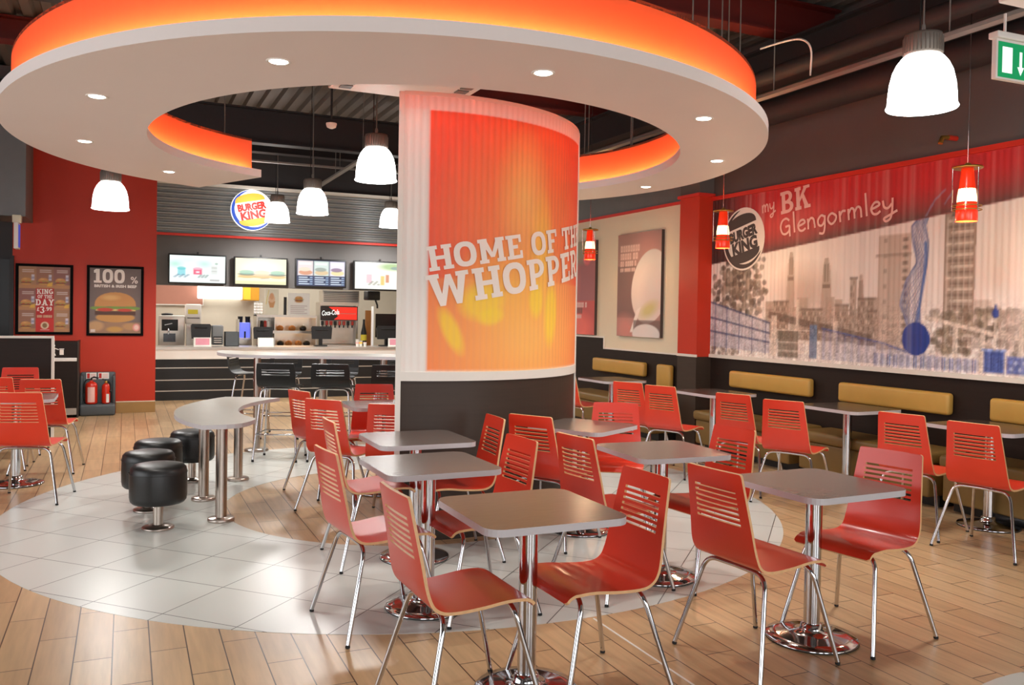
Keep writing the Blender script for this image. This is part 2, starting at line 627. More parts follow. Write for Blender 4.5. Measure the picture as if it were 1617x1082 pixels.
GL = {
    'H': (.92, stem(.2) + stem(.72) + [rc(.2, .43, .72, .58)]),
    'O': (.9, arc_ring(.43, .5, .43, .51, .2, .31, 0, 360, 24, 2.4)),
    '0': (.8, arc_ring(.38, .5, .38, .51, .15, .3, 0, 360, 24, 2.8)),
    'M': (1.14, stem(.2) + stem(.92) + [[(.1, 1), (.34, 1), (.64, .22), (.48, .22)], [(.78, 1), (1.02, 1), (.64, .22), (.48, .22)]]),
    'E': (.8, [rc(.09, 0, .31, 1), rc(0, .85, .72, 1), rc(0, 0, .74, .15), rc(.3, .43, .54, .58), rc(.6, .68, .72, .9), rc(.62, .1, .74, .33)]),
    'F': (.76, [rc(.09, 0, .31, 1), rc(0, .85, .72, 1), rc(0, 0, .42, .15), rc(.3, .43, .54, .58), rc(.6, .68, .72, .9)]),
    'T': (.86, [rc(.3, 0, .52, 1), rc(0, .85, .82, 1), rc(0, .64, .13, .9), rc(.69, .64, .82, .9), rc(.2, 0, .62, .15)]),
    'W': (1.26, [[(.06, 1), (.3, 1), (.46, 0), (.3, 0)], [(.3, 0), (.46, 0), (.72, .95), (.56, .95)], [(.56, .95), (.72, .95), (.94, 0), (.78, 0)],
                 [(.78, 0), (.94, 0), (1.18, 1), (.94, 1)], rc(0, .86, .38, 1), rc(.86, .86, 1.24, 1)]),
    'P': (.82, stem(.2, top=False) + [rc(0, .85, .4, 1), rc(.25, .38, .42, .53)] + arc_ring(.4, .69, .36, .31, .14, .16, -90, 90, 10)),
    'R': (.9, stem(.2, top=False) + [rc(0, .85, .4, 1), rc(.25, .4, .42, .54)] + arc_ring(.4, .7, .36, .3, .14, .15, -90, 90, 10) +
          [[(.36, .45), (.56, .45), (.78, 0), (.56, 0)], rc(.56, 0, .88, .14)]),
    'K': (.96, stem(.2) + [[(.28, .3), (.3, .52), (.6, 1), (.84, 1)], [(.4, .62), (.52, .74), (.88, 0), (.62, 0)], rc(.54, .87, .92, 1), rc(.56, 0, .94, .14)]),
    'B': (.86, stem(.2) + [rc(.2, .85, .44, 1), rc(.2, .43, .48, .57), rc(.2, 0, .44, .15)] + arc_ring(.42, .73, .34, .27, .13, .13, -90, 90, 9) + arc_ring(.42, .28, .4, .28, .18, .14, -90, 90, 9)),
    'I': (.44, stem(.2)),
    'N': (.98, stem(.2, bot=True) + stem(.76, bot=False) + [[(.1, 1), (.34, 1), (.86, 0), (.62, 0)]]),
    'G': (.9, arc_ring(.43, .5, .43, .51, .2, .31, 45, 330, 20, 2.4) + [rc(.44, .38, .86, .53), rc(.64, .1, .86, .5)]),
    'D': (.88, stem(.2) + [rc(.2, .85, .4, 1), rc(.2, 0, .4, .15)] + arc_ring(.38, .5, .44, .5, .21, .32, -90, 90, 12)),
    'A': (.98, [[(.12, 0), (.32, 0), (.56, 1), (.38, 1)], [(.62, 0), (.84, 0), (.58, 1), (.4, 1)], rc(.28, .26, .68, .4), rc(0, 0, .38, .14), rc(.56, 0, .96, .14)]),
    'Y': (.92, [rc(.34, 0, .56, .5), [(.06, 1), (.3, 1), (.56, .4), (.36, .4)], [(.62, 1), (.84, 1), (.54, .4), (.36, .4)], rc(0, .87, .36, 1), rc(.54, .87, .9, 1), rc(.24, 0, .66, .14)]),
    '1': (.6, [rc(.17, 0, .43, 1), rc(.02, 0, .58, .16), [(.02, .72), (.17, .72), (.17, 1), (.02, .9)]]),
    '3': (.7, arc_ring(.3, .73, .34, .27, .12, .13, -90, 160, 12) + arc_ring(.3, .28, .36, .29, .13, .14, -160, 90, 12)),
    '9': (.7, arc_ring(.33, .68, .33, .32, .13, .14, 0, 360, 16) + arc_ring(.28, .5, .38, .5, .17, .32, -110, 20, 10)),
    '.': (.26, [rc(.04, 0, .2, .17)]),
    '%': (.95, arc_ring(.2, .75, .2, .24, .08, .11, 0, 360, 12) + arc_ring(.7, .24, .2, .24, .08, .11, 0, 360, 12) + [[(.14, 0), (.26, 0), (.76, 1), (.64, 1)]]),
    'L': (.74, stem(.2, bot=False) + [rc(0, 0, .7, .15), rc(.58, .1, .7, .34)]),
    ' ': (.38, []),
}
GL['£'] = (.74, [rc(.16, 0, .36, .7), rc(0, 0, .7, .15), rc(.04, .42, .52, .54)] + arc_ring(.4, .7, .26, .3, .06, .14, 10, 180, 10))


def slab(text, size, u, v, ang=0.0, track=1.06, wid=1.0):
    """polygons of slab-serif lettering starting at (u,v)"""
    out = []
    x = 0.0
    c, s = math.cos(ang), math.sin(ang)
    for ch in text:
        adv, ps = GL[ch]
        for p in ps:
            out.append([(u + (x + a * size * wid) * c - b * size * s, v + (x + a * size * wid) * s + b * size * c) for a, b in p])
        x += adv * size * wid * track
    return out, x


def sans(text, size, u, v, ang=0.0, bold=0.0, shear=0.0, width=None, centre=False, outline=False):
    """triangles of plain lettering from the built-in typeface"""
    cu = bpy.data.curves.new('lettering', 'FONT')
    cu.body = text
    cu.size = size
    cu.offset = bold
    cu.shear = shear
    cu.resolution_u = 3
    ob = bpy.data.objects.new('lettering', cu)
    COL.objects.link(ob)
    dg = bpy.context.evaluated_depsgraph_get()
    ev = ob.evaluated_get(dg)
    me = ev.to_mesh()
    me.calc_loop_triangles()
    vs = [(p.co.x, p.co.y) for p in me.vertices]
    tris = [[vs[i] for i in t.vertices] for t in me.loop_triangles]
    ev.to_mesh_clear()
    bpy.data.objects.remove(ob)
    bpy.data.curves.remove(cu)
    if not tris:
        return []
    xs = [p[0] for t in tris for p in t]
    k = 1.0
    if width:
        k = width / (max(xs) - min(xs))
    x0 = (min(xs) + max(xs)) / 2 if centre else min(xs)
    c, s = math.cos(ang), math.sin(ang)
    return [[(u + (a - x0) * k * c - b * s, v + (a - x0) * k * s + b * c) for a, b in t] for t in tris]


def ribbon(pts, wd):
    """a pen stroke as quads"""
    out = []
    P = [Vector((p[0], p[1], 0)) for p in pts]
    L = []
    for i, p in enumerate(P):
        t = (P[min(i + 1, len(P) - 1)] - P[max(i - 1, 0)]).normalized()
        n = Vector((-t.y, t.x, 0)) * wd / 2
        L.append(((p + n)[:2], (p - n)[:2]))
    for (a, b), (c, d) in zip(L[:-1], L[1:]):
        out.append([a, b, d, c])
    return out


HAND = {  # pen strokes, x-height 1
    'G': (1.25, [[(1.0, 1.25), (.7, 1.5), (.3, 1.35), (.1, .8), (.25, .2), (.6, .05), (.95, .3), (1.0, .75), (.6, .72)], [(1.0, .75), (1.02, -.25)]]),
    'l': (.5, [[(.2, 2.0), (.22, 1.0), (.25, .02)]]),
    'e': (.95, [[(.1, .5), (.5, .6), (.8, .75), (.65, 1.0), (.35, .95), (.12, .55), (.25, .12), (.55, .02), (.85, .2)]]),
    'n': (.95, [[(.12, 1.0), (.16, .5), (.15, .02)], [(.15, .6), (.4, .98), (.68, .85), (.75, .4), (.78, .02)]]),
    'g': (.95, [[(.75, .85), (.45, 1.0), (.15, .65), (.2, .2), (.5, .1), (.75, .5), (.78, .95), (.76, .1), (.6, -.6), (.2, -.55)]]),
    'o': (1.0, [[(.5, 1.0), (.2, .8), (.12, .4), (.4, .03), (.75, .25), (.85, .65), (.5, 1.0)]]),
    'r': (.8, [[(.15, 1.0), (.2, .02)], [(.2, .6), (.4, .92), (.7, .9)]]),
    'm': (1.4, [[(.12, 1.0), (.15, .02)], [(.15, .6), (.38, .98), (.6, .8), (.65, .05)], [(.65, .6), (.9, .98), (1.15, .8), (1.2, .02)]]),
    'y': (1.0, [[(.12, 1.0), (.2, .45), (.5, .3), (.8, .6)], [(.88, 1.05), (.82, .2), (.65, -.55), (.3, -.75), (.15, -.5), (.6, -.3), (1.2, -.05)]]),
}


def hand(text, xh, u, v, ang, wd, k=1.0):
    out = []
    x = 0
    c, s = math.cos(ang), math.sin(ang)
    for ch in text:
        adv, st = HAND[ch]
        for pl in st:
            q = smooth_path([(a, b, 0) for a, b in pl], 5)
            q = [(x + a * xh * k, b * xh) for a, b, _ in q]
            out += ribbon([(u + a * c - b * s, v + a * s + b * c) for a, b in q], wd)
        x += adv * xh * k
    return out


def bun_logo(cu, cv, r):
    """round burger emblem: two bun halves, slanted red name between them, a crescent round the left"""
    t = R(12)
    c, s = math.cos(t), math.sin(t)
    def rot(p):
        return (cu + p[0] * c - p[1] * s, cv + p[0] * s + p[1] * c)
    buns = []
    for sg in (1, -1):
        q = []
        for k in range(15):
            a = PI * k / 14
            q.append((.74 * r * math.cos(a), sg * (.44 * r + (.40 if sg > 0 else .36) * r * math.sin(a) ** 0.75)))
        if sg < 0:
            q = q[::-1]
        buns.append([rot(p) for p in q])
    words = []
    for w, y, wd, hh in (('BURGER', .02, 1.42, .46), ('KING', -.42, 1.28, .54)):
        words += [[rot(p) for p in tr] for tr in sans(w, hh * r, 0.03 * r, y * r, bold=.03 * r, width=wd * r, centre=True)]
    blue = []
    n = 26
    for k in range(n):
        def pp(kk):
            a = R(100 + 235 * kk / n)
            th = .17 * r * max(0.0, math.sin(PI * kk / n)) ** 0.6
            return ((cu + (r - th) * math.cos(a), cv + (r - th) * math.sin(a)), (cu + r * math.cos(a), cv + r * math.sin(a)))
        (a1, b1), (a2, b2) = pp(k), pp(k + 1)
        blue.append([a1, b1, b2, a2])
    disc = [[(cu + 1.06 * r * math.cos(2 * PI * k / 40), cv + 1.06 * r * math.sin(2 * PI * k / 40)) for k in range(40)]]
    return disc, blue, buns, words

# ------------------------------------------------------------------ the setting
TILE_ORIGIN = (-1.095, 5.821, 0)
TILE_ROT = -PI / 4
node_floor()
node_white_tile()
RC = (2.08, 6.65)       # centre of the round floor inlay
DC = (2.12, 6.70)       # centre of the curved screen
DECK = 4.55


def annulus(c, r0, r1, z0, z1, m, n=128):
    mb = MB()
    a = [(c[0] + math.cos(2 * PI * k / n), c[1] + math.sin(2 * PI * k / n)) for k in range(n)]
    def ring(r, z):
        return [(c[0] + r * math.cos(2 * PI * k / n), c[1] + r * math.sin(2 * PI * k / n), z) for k in range(n)]
    mb.loft([ring(r1, z0), ring(r1, z1), ring(r0, z1), ring(r0, z0)], m, False, False)
    return mb


mb = MB().box(-6, 8, -4, 19, -0.1, 0, 'wood_tile_floor')
struct('floor', mb)
struct('trim_1', annulus(RC, 1.40, 2.93, 0.0, 0.0015, 'white_floor_tile'))
struct('trim_2', annulus((3.5, 1.4), 0.02, 1.04, 0.0, 0.0015, 'white_floor_tile', 64))
struct('trim_3', MB().box(2.144, 2.154, 0.3, 3.70, 0, 0.002, 'white_trim'))

# right wall: dark dado, printed mural, pilaster, cream wall with canvases
XM, XC, XP = 6.36, 6.22, 6.15
mb = MB()
mb.box(XM, XM + .2, -4, 8.30, 0, 1.05, 'dark_wood')
mb.box(XM, XM + .2, -4, 8.30, 1.05, 2.93, 'cream_paint')
mb.box(XM, XM + .2, -4, 8.30, 2.93, DECK, 'charcoal_paint')
mb.box(XP, XM + .2, 8.30, 8.68, 0, 1.05, 'panel_wood')
mb.box(XP, XM + .2, 8.30, 8.68, 1.05, 2.97, 'red_paint')
mb.box(XP, XM + .2, 8.30, 8.68, 2.97, DECK, 'charcoal_paint')
mb.box(XC, XM + .2, 8.68, 10.55, 0, 1.05, 'dark_wood')
mb.box(XC, XM + .2, 8.68, 10.55, 1.05, 2.93, 'cream_paint')
mb.box(XC, XM + .2, 10.55, 19, 0, 1.2, 'dark_wood')
mb.box(XC, XM + .2, 10.55, 19, 1.2, 2.93, 'cream_paint')
mb.box(XC, XM + .2, 8.68, 19, 2.93, DECK, 'mid_grey')
struct('wall_right', mb)
mb = MB()
mb.box(XM - .03, XM, -4, 8.30, 1.045, 1.085, 'white_trim')
mb.box(XP - .012, XP, 8.285, 8.68, 1.045, 1.075, 'white_trim')
mb.box(XC - .012, XC, 8.68, 10.55, 1.045, 1.065, 'white_trim')
mb.box(XC - .02, XC, 10.55, 15, 1.2, 1.225, 'white_trim')
mb.box(XC - .02, XC, 10.53, 10.55, 1.045, 1.225, 'white_trim')
struct('trim_4', mb)
mb = MB()
mb.box(XM - .04, XM, -4, 8.30, 2.90, 2.945, 'red_line')
mb.box(XP - .03, XP, 8.27, 8.70, 2.95, 2.985, 'red_line')
mb.box(XP, XM, 8.27, 8.30, 2.95, 2.985, 'red_line')
mb.box(XC - .03, XC, 8.70, 15, 2.905, 2.94, 'red_line')
struct('trim_5', mb)

# back wall on the left in red, with a wooden skirting
mb = MB()
mb.box(-6, -1.42, 13.5, 13.7, 0, DECK, 'dark_paint')
mb.box(-1.42, 0.40, 13.5, 13.7, 0, DECK, 'red_paint')
struct('wall_back', mb)
struct('baseboard_back', MB().box(-.12, .402, 13.485, 13.5, 0, .165, 'skirting_wood').box(-.12, .402, 13.483, 13.5, .155, .168, 'cream_paint'))
mb = MB().box(-5.2, -5.0, 8.6, 13.7, 0, DECK, 'red_paint')
mb.box(-5.2, -5.0, -4, 8.6, 0, .5, 'dark_paint').box(-5.2, -5.0, -4, 8.6, 3.0, DECK, 'charcoal_paint').box(-5.2, -5.0, -4, 1.6, .5, 3.0, 'charcoal_paint')
for y in (3.6, 6.0):
    mb.box(-5.15, -5.05, y - .04, y + .04, .5, 3.0, 'dark_paint')
struct('wall_left', mb)
mb = MB().box(-5.2, 6.6, -3.8, -3.6, 0, .5, 'dark_paint').box(-5.2, 6.6, -3.8, -3.6, 3.0, DECK, 'charcoal_paint')
for x0, x1 in ((-5.2, -3.9), (-1.3, -.1), (2.5, 3.7), (6.3, 6.6)):
    mb.box(x0, x1, -3.8, -3.6, .5, 3.0, 'charcoal_paint')
struct('wall_front', mb)
mb = MB().box(-4.9, -1.18, 12.55, 13.5, 2.66, DECK, 'mid_grey')
struct('trim_6', mb)
mb = MB().box(-2.4, -1.45, 13.46, 13.5, 0, 2.15, 'black_gloss')
mb.box(-2.45, -2.4, 13.45, 13.5, 0, 2.2, 'dark_paint').box(-1.45, -1.40, 13.45, 13.5, 0, 2.2, 'dark_paint')
struct('door_1', mb)

# kitchen recess behind the counter
mb = MB()
mb.box(.30, .40, 13.7, 18.4, 0, DECK, 'white_paint')
mb.box(.3, 6.2, 18.2, 18.4, 0, DECK, 'kitchen_wall')
struct('wall_kitchen', mb)

# bulkhead over the counter: menu fascia, red line, ribbed cladding
mb = MB()
mb.box(.40, XC, 15.1, 15.3, 1.90, 2.72, 'charcoal_paint')
mb.box(.40, XC, 15.1, 15.3, 2.72, DECK, 'dark_paint')
struct('wall_bulkhead', mb)
mb = MB()
n = 10
pr = []
for k in range(n * 8 + 1):
    z = 2.76 + .80 * k / (n * 8)
    pr.append((15.078 - .020 * math.cos(2 * PI * k / 8), z))
v = [(x, y, z) for x in (.40, XC) for y, z in pr]
mb.add(v, [(k, k + len(pr), k + 1 + len(pr), k + 1) for k in range(len(pr) - 1)], 'cladding', True)
struct('trim_7', mb)
struct('trim_8', MB().box(.40, XC, 15.06, 15.1, 2.715, 2.755, 'red_line'))
struct('trim_9', MB().box(.40, XC, 14.98, 15.1, 3.555, 3.60, 'white_trim'))

# ceiling: ribbed steel deck, black and red beams
mb = MB()
pts = []
x = -6.0
while x < 8.0:
    pts += [(x, 0), (x + .09, 0), (x + .115, .06), (x + .175, .06)]
    x += .2
v = [(px, y, DECK + dz) for y in (-4, 19) for px, dz in pts]
L = len(pts)
mb.add(v, [(k, k + 1, k + 1 + L, k + L) for k in range(L - 1)], 'steel_deck')
struct('ceiling', mb)


def ibeam(name, axis, pos, a0, a1, z0, h, w, m):
    mb = MB()
    def bx(d0, d1, z0_, z1_):
        if axis == 'x':
            mb.box(a0, a1, pos + d0, pos + d1, z0_, z1_, m)
        else:
            mb.box(pos + d0, pos + d1, a0, a1, z0_, z1_, m)
    bx(-w / 2, w / 2, z0, z0 + .02)
    bx(-w / 2, w / 2, z0 + h - .02, z0 + h)
    bx(-.012, .012, z0 + .02, z0 + h - .02)
    o = mb.build(name)
    o['kind'] = 'structure'
    return o


k = 10
for y, z, h, m in ((12.3, 3.82, .48, 'beam_black'), (10.4, 4.28, .26, 'beam_red'), (8.2, 4.1, .42, 'beam_black'), (6.4, 4.2, .32, 'beam_red'),
                   (4.6, 4.1, .42, 'beam_black'), (2.8, 4.2, .32, 'beam_red'), (1.2, 4.1, .42, 'beam_black'), (14.0, 4.0, .42, 'beam_black')):
    ibeam('trim_%d' % k, 'x', y, -5, 6.3, z, h, .2, m)
    k += 1
ibeam('trim_%d' % k, 'y', 5.62, -3, 14, 3.75, .36, .18, 'beam_black'); k += 1
ibeam('trim_%d' % k, 'y', -1.6, -3, 12.5, 3.95, .4, .2, 'beam_red'); k += 1
struct('trim_%d' % k, MB().box(4.75, 6.36, 1.0, 3.05, 3.62, 3.80, 'mid_grey')); k += 1


def mass_tag(o, label, cat, group=None):
    return tag(o, label, cat, group)


def cable_tray(x0, y0, x1, y1, z, label, hangers):
    d = Vector((x1 - x0, y1 - y0, 0))
    Lg = d.length
    t = empty('cable_tray', (x0, y0, z), math.atan2(d.y, d.x), label, 'cable tray')
    m = MB().box(0, Lg, -.035, .035, 0, .004, 'galvanised').box(0, Lg, -.038, -.032, 0, .025, 'galvanised').box(0, Lg, .032, .038, 0, .025, 'galvanised')
    m.build('tray_channel', t)
    c = MB()
    for q, yy in enumerate((-.016, .0, .016)):
        c.tube([(0, yy, .014), (Lg * .5, yy + .004, .014), (Lg, yy, .014)], .008, 'black_rubber' if q else 'grey_plastic', 6)
    c.build('cables', t)
    for hx in hangers:
        MB().tube([(hx, 0, .0), (hx, 0, DECK - z)], .005, 'galvanised', 6).build('hanger_rod', t)
    return t


cable_tray(4.70, 1.6, 4.70, 8.6, 3.3, 'galvanised cable tray running overhead beside the black right wall', (.6, 2.2, 3.8, 5.4, 6.8))
cable_tray(2.8, 10.4, 2.8, 14.9, 3.5, 'galvanised cable tray running from above the screen towards the counter', (.6, 2.2, 3.8))
cable_tray(.6, 13.2, 5.8, 13.2, 3.72, 'pale cable tray crossing the ceiling in front of the menu fascia', (.7, 2.4, 4.4))

mb = MB().tube([(5.98, -2, 3.62), (5.98, 12, 3.62)], .13, 'dark_paint', 16)
for y in range(-1, 12, 2):
    mb.tube([(5.98, y, 3.62), (5.98, y + .04, 3.62)], .138, 'beam_black', 16)
tag(mb.build('duct_pipe'), 'fat dark round duct running along the top of the right wall', 'duct')
mb = MB().tube([(5.30, 1.0, 3.72), (5.30, 7.6, 3.72)], .07, 'dark_paint', 12).tube([(5.30, 7.6, 3.72), (5.30, 7.66, 3.72)], .085, 'beam_black', 12)
tag(mb.build('duct_pipe'), 'slim dark pipe under the deck above the large pendant on the right', 'pipe')
mb = MB().tube(smooth_path([(4.70, 5.0, 3.36), (4.70, 5.0, 3.56), (4.70, 5.1, 3.66), (4.66, 5.25, 3.68), (4.60, 5.45, 3.67)]), .008, 'white_paint', 6)
tag(mb.build('conduit_loop'), 'short white looped conduit rising from the tray near the right wall', 'cable')

# ------------------------------------------------------------------ the round ceiling canopy
O = (2.0, 6.8)
CO = [2.9975, 0.0381, 0.0325, -0.1117, 0.015, 0.0334, 0.0407]
CI = [2.1293, 0.2335, -0.0848, -0.0151, 0.0326, 0.0089, 0.0416]


def fr(c, a):
    return c[0] + sum(c[2 * k - 1] * math.cos(k * a) + c[2 * k] * math.sin(k * a) for k in (1, 2, 3))


def canopy_sec(offs, a0, a1, n=150):
    """rings of a swept section; offs = list of (edge, offset, z)"""
    rings = []
    for k in range(n + 1):
        a = R(a0 + (a1 - a0) * k / n)
        r = []
        for e, d, z in offs:
            q = fr(CO, a) - d if e == 'o' else fr(CI, a) + d
            r.append((O[0] + q * math.cos(a), O[1] + q * math.sin(a), z))
        rings.append(r)
    return rings


A0, A1 = 115.0, 415.0
canopy = empty('ceiling_canopy', (O[0], O[1], 2.80), 0, 'C-shaped white ceiling canopy with glowing orange upstand over the round floor', 'ceiling canopy')


def on_canopy(mb, name, parent=None):
    o = mb.build(name, parent or canopy)
    off = Vector((O[0], O[1], 2.80))
    for vtx in o.data.vertices:
        vtx.co -= off
    return o


mb = MB().loft(canopy_sec([('o', 0, 2.80), ('o', 0, 2.872), ('o', .02, 2.872), ('o', .02, 2.835), ('i', .02, 2.835), ('i', .02, 2.872), ('i', 0, 2.872), ('i', 0, 2.80)], A0, A1), 'soffit_white', False)
on_canopy(mb, 'soffit_slab')
mb = MB().loft(canopy_sec([('o', .09, 2.835), ('o', .09, 3.17), ('o', .115, 3.17), ('o', .115, 2.835)], A0 + 1.5, A1), 'orange_band', False)
on_canopy(mb, 'outer_upstand')
mb = MB().loft(canopy_sec([('i', .115, 2.835), ('i', .115, 3.17), ('i', .09, 3.17), ('i', .09, 2.835)], A0 + 1.5, A1), 'orange_band', False)
on_canopy(mb, 'inner_upstand')
mb = MB().loft(canopy_sec([('o', .09, 3.15), ('o', .09, 3.17), ('i', .09, 3.17), ('i', .09, 3.15)], A0 + 1.5, A1), 'dark_paint', False)
on_canopy(mb, 'top_deck')
for e in ('o', 'i'):
    mb = MB().loft(canopy_sec([(e, .025, 2.837), (e, .025, 2.845), (e, .05, 2.845), (e, .05, 2.837)], A0 + 2, A1), 'led_strip', False)
    on_canopy(mb, 'led_strip')
DL = [(-.171, 5.80), (.706, 4.534), (2.004, 4.085), (3.379, 4.534), (4.391, 5.703), (4.675, 7.183), (.358, 8.654), (-.30, 7.413)]
for x, y in DL:
    f = on_canopy(MB().lathe([(.045, 2.800), (.058, 2.794), (.064, 2.797), (.062, 2.803)], 'white_paint', (x, y, 0), 20), 'downlight')
    g = on_canopy(MB().lathe([(.001, 2.7955), (.044, 2.7955), (.044, 2.801), (.001, 2.801)], 'spot_glow', (x, y, 0), 16), 'lamp_face', f)
    lamp('downlight_beam', 'SPOT', (x, y, 2.785), 42, (1.0, .97, .92), (x, y, 0), spot_size=R(110), spot_blend=.8, shadow_soft_size=.05)
for a, e, d in ((-153, 'o', .3), (-160, 'o', .6), (-60, 'o', .3), (-52, 'o', .5), (-30, 'o', .3), (-20, 'o', .14), (-26, 'o', .12), (150, 'i', .3), (140, 'i', .3), (122, 'i', .25), (10, 'i', .2), (14, 'i', .4), (24, 'i', .2), (200, 'o', .3)):
    a = R(a)
    q = fr(CO, a) - d if e == 'o' else fr(CI, a) + d
    x, y = O[0] + q * math.cos(a), O[1] + q * math.sin(a)
    on_canopy(MB().tube([(x, y, 3.16), (x, y, DECK)], .006, 'galvanised', 6), 'suspension_rod')

# ------------------------------------------------------------------ the curved screen
DR = 1.34
T0, T1 = R(249.9), R(329.5)
UL = DR * (T1 - T0)


def drum(u, z, off=0.0):
    t = T0 + u / DR
    r = DR + off
    return (DC[0] + r * math.cos(t), DC[1] + r * math.sin(t), z)


def drum_loft(mb, prof, m, u0=0.0, u1=None, n=48):
    u1 = UL if u1 is None else u1
    mb.loft([[drum(u0 + (u1 - u0) * k / n, z, o_) for o_, z in prof] for k in range(n + 1)], m, False)
    return mb


screen = empty('curved_screen', (DC[0], DC[1] - DR, 0), 0, 'tall curved dividing screen with orange flame print and slanted white words', 'screen')


def on_screen(mb, name, parent=None):
    o = mb.build(name, parent or screen)
    off = Vector((DC[0], DC[1] - DR, 0))
    for vtx in o.data.vertices:
        vtx.co -= off
    return o


on_screen(drum_loft(MB(), [(-.05, 0), (-.05, 1.065), (0, 1.065), (0, 0)], 'panel_wood'), 'lower_panel')
on_screen(drum_loft(MB(), [(-.055, 1.065), (-.055, 1.125), (.012, 1.125), (.012, 1.065)], 'white_trim'), 'rail')
for u0, u1 in ((-.035, .0), (UL, UL + .035)):
    mb = MB().loft([[drum(u0 + (u1 - u0) * k / 2, z, o_) for o_, z in ((-.055, 0), (-.055, 2.97), (.012, 2.97), (.012, 0))] for k in range(3)], 'white_trim', False)
    on_screen(mb, 'end_post')
on_screen(drum_loft(MB(), [(-.05, 2.95), (-.05, 2.975), (.008, 2.975), (.008, 2.95)], 'white_trim'), 'top_rail')
# printed picture
cv = Canvas(0, UL, 1.125, 2.95, .011, (238, 232, 224))
m0, m1 = .165, UL - .05
z0, z1 = 1.135, 2.86
cv.rect(m0, m1, z0, z1, (246, 90, 58))
cv.ell(.95, 2.15, .8, .85, (255, 164, 88), .75, soft=1)
cv.rect(m0, m1, z0, 1.75, (255, 164, 92), .45)
cv.ell(.95, 1.35, .95, .75, (255, 188, 98), .95, soft=.9)
cv.ell(.9, 2.35, .28, .5, (252, 196, 110), .85, soft=1)
cv.ell(1.08, 1.95, .16, .5, (254, 200, 80), .8, soft=.8)
cv.ell(.75, 1.7, .45, .35, (254, 196, 76), .6, soft=1)
for (a, b, ra, rb, an) in ((.55, 1.60, .20, .15, .15), (.33, 1.40, .07, .20, .45), (1.20, 1.52, .10, .27, -.05), (1.02, 1.62, .09, .15, 0), (.62, 1.50, .12, .07, .2)):
    cv.ell(a, b, ra, rb, (254, 216, 62), .75, ang=an, soft=.45)
cv.rect(0, m0, 1.0, 3, (238, 232, 224))
cv.rect(m1, UL, 1.0, 3, (238, 232, 224))
cv.rect(0, UL, z1, 3, (240, 222, 214))
for u in np.arange(.012, UL, .047):
    cv.rect(u, u + .016, 1.0, 3, (205, 150, 130), .10)
mb = MB()


def rib(u):
    return .0022 * math.cos(2 * PI * u / .047)


mb.grid(cv, lambda u, v: drum(u, v, .004 + rib(u)), 'drum_print')
mb.grid(Canvas(0, UL, 1.125, 2.95, .06, (236, 228, 220)), lambda u, v: drum(UL - u, v, -.03), 'drum_print')
ps, _ = slab('HOME OF THE', .165, .178, 1.79, R(10), wid=1.13, track=1.04)
ps2, _ = slab('WHOPPER', .215, .185, 1.55, R(10), wid=1.1)
ps = [[p for p in q] for q in ps + ps2]
ps = [q for q in ps if max(p[0] for p in q) < m1 + .03]
mb.polys(ps, lambda u, v, e: drum(u, v, .009 + e), 'ink_white', du=.024)
on_screen(mb, 'printed_panel')

# ------------------------------------------------------------------ chairs


def ply_shell(prof, hw, slots, m_face, m_edge, thick=.012, cols=None, back_bow=.007, z_bow=.5, corner=.012):
    """bent plywood shell. prof: list of (x, z) from the top of the back to the seat front;
    hw(i, s, L): half width; slots: set of row indices that are slotted between +-cols"""
    mb = MB()
    T = cols or [-1, -.93, -.72, -.36, 0, .36, .72, .93, 1]
    n = len(prof)
    P = [Vector((x, 0, z)) for x, z in prof]
    s = [0]
    for i in range(1, n):
        s.append(s[-1] + (P[i] - P[i - 1]).length)
    F, B = [], []
    for i in range(n):
        t = (P[min(i + 1, n - 1)] - P[max(i - 1, 0)]).normalized()
        nr = Vector((-t.z, 0, t.x))          # towards the sitter
        if nr.x < 0 and abs(nr.x) > abs(nr.z) or (nr.z < 0 and abs(nr.z) >= abs(nr.x)):
            nr = -nr
        w = hw(P[i].x, P[i].z)
        for d in (s[i], s[-1] - s[i]):
            if d < corner:
                w -= corner - math.sqrt(max(0, corner ** 2 - (corner - d) ** 2))
        rf, rb = [], []
        for q in T:
            bow = back_bow * (q * q - .5) * min(1, max(0, (P[i].z - z_bow) / .12))
            p = P[i] + Vector((bow, q * w, 0))
            rf.append(tuple(p + nr * thick / 2)); rb.append(tuple(p - nr * thick / 2))
        F.append(rf); B.append(rb)
    m = len(T)
    on = [[not (i in slots and abs(T[j]) < .721 and abs(T[j + 1]) < .721) for j in range(m - 1)] for i in range(n - 1)]
    fl = [p for r in F for p in r]; bl = [p for r in B for p in r]
    ff = [(i * m + j, (i + 1) * m + j, (i + 1) * m + j + 1, i * m + j + 1) for i in range(n - 1) for j in range(m - 1) if on[i][j]]
    mb.add(fl, ff, m_face, True)
    mb.add(bl, [f[::-1] for f in ff], m_face, True)
    def rim(a, b):
        (i, j), (k, l) = a, b
        mb.add([F[i][j], F[k][l], B[k][l], B[i][j]], [(0, 1, 2, 3)], m_edge)
    for i in range(n - 1):
        for j in range(m - 1):
            if not on[i][j]:
                continue
            if i == 0 or not on[i - 1][j]: rim((i, j), (i, j + 1))
            if i == n - 2 or not on[i + 1][j]: rim((i + 1, j + 1), (i + 1, j))
            if j == 0 or not on[i][j - 1]: rim((i + 1, j), (i, j))
            if j == m - 2 or not on[i][j + 1]: rim((i, j + 1), (i + 1, j + 1))
    return mb


def chair_profile(z_top, slot_top, n_slot, pitch, gap):
    zs = [z_top, z_top - .0015, z_top - .005, z_top - .012, z_top - .03]
    slots = set()
    z = slot_top
    for k in range(n_slot):
        slots.add(len(zs))
        zs += [z, z - gap]
        z -= pitch
    zs.append(z - .02)
    return zs, slots


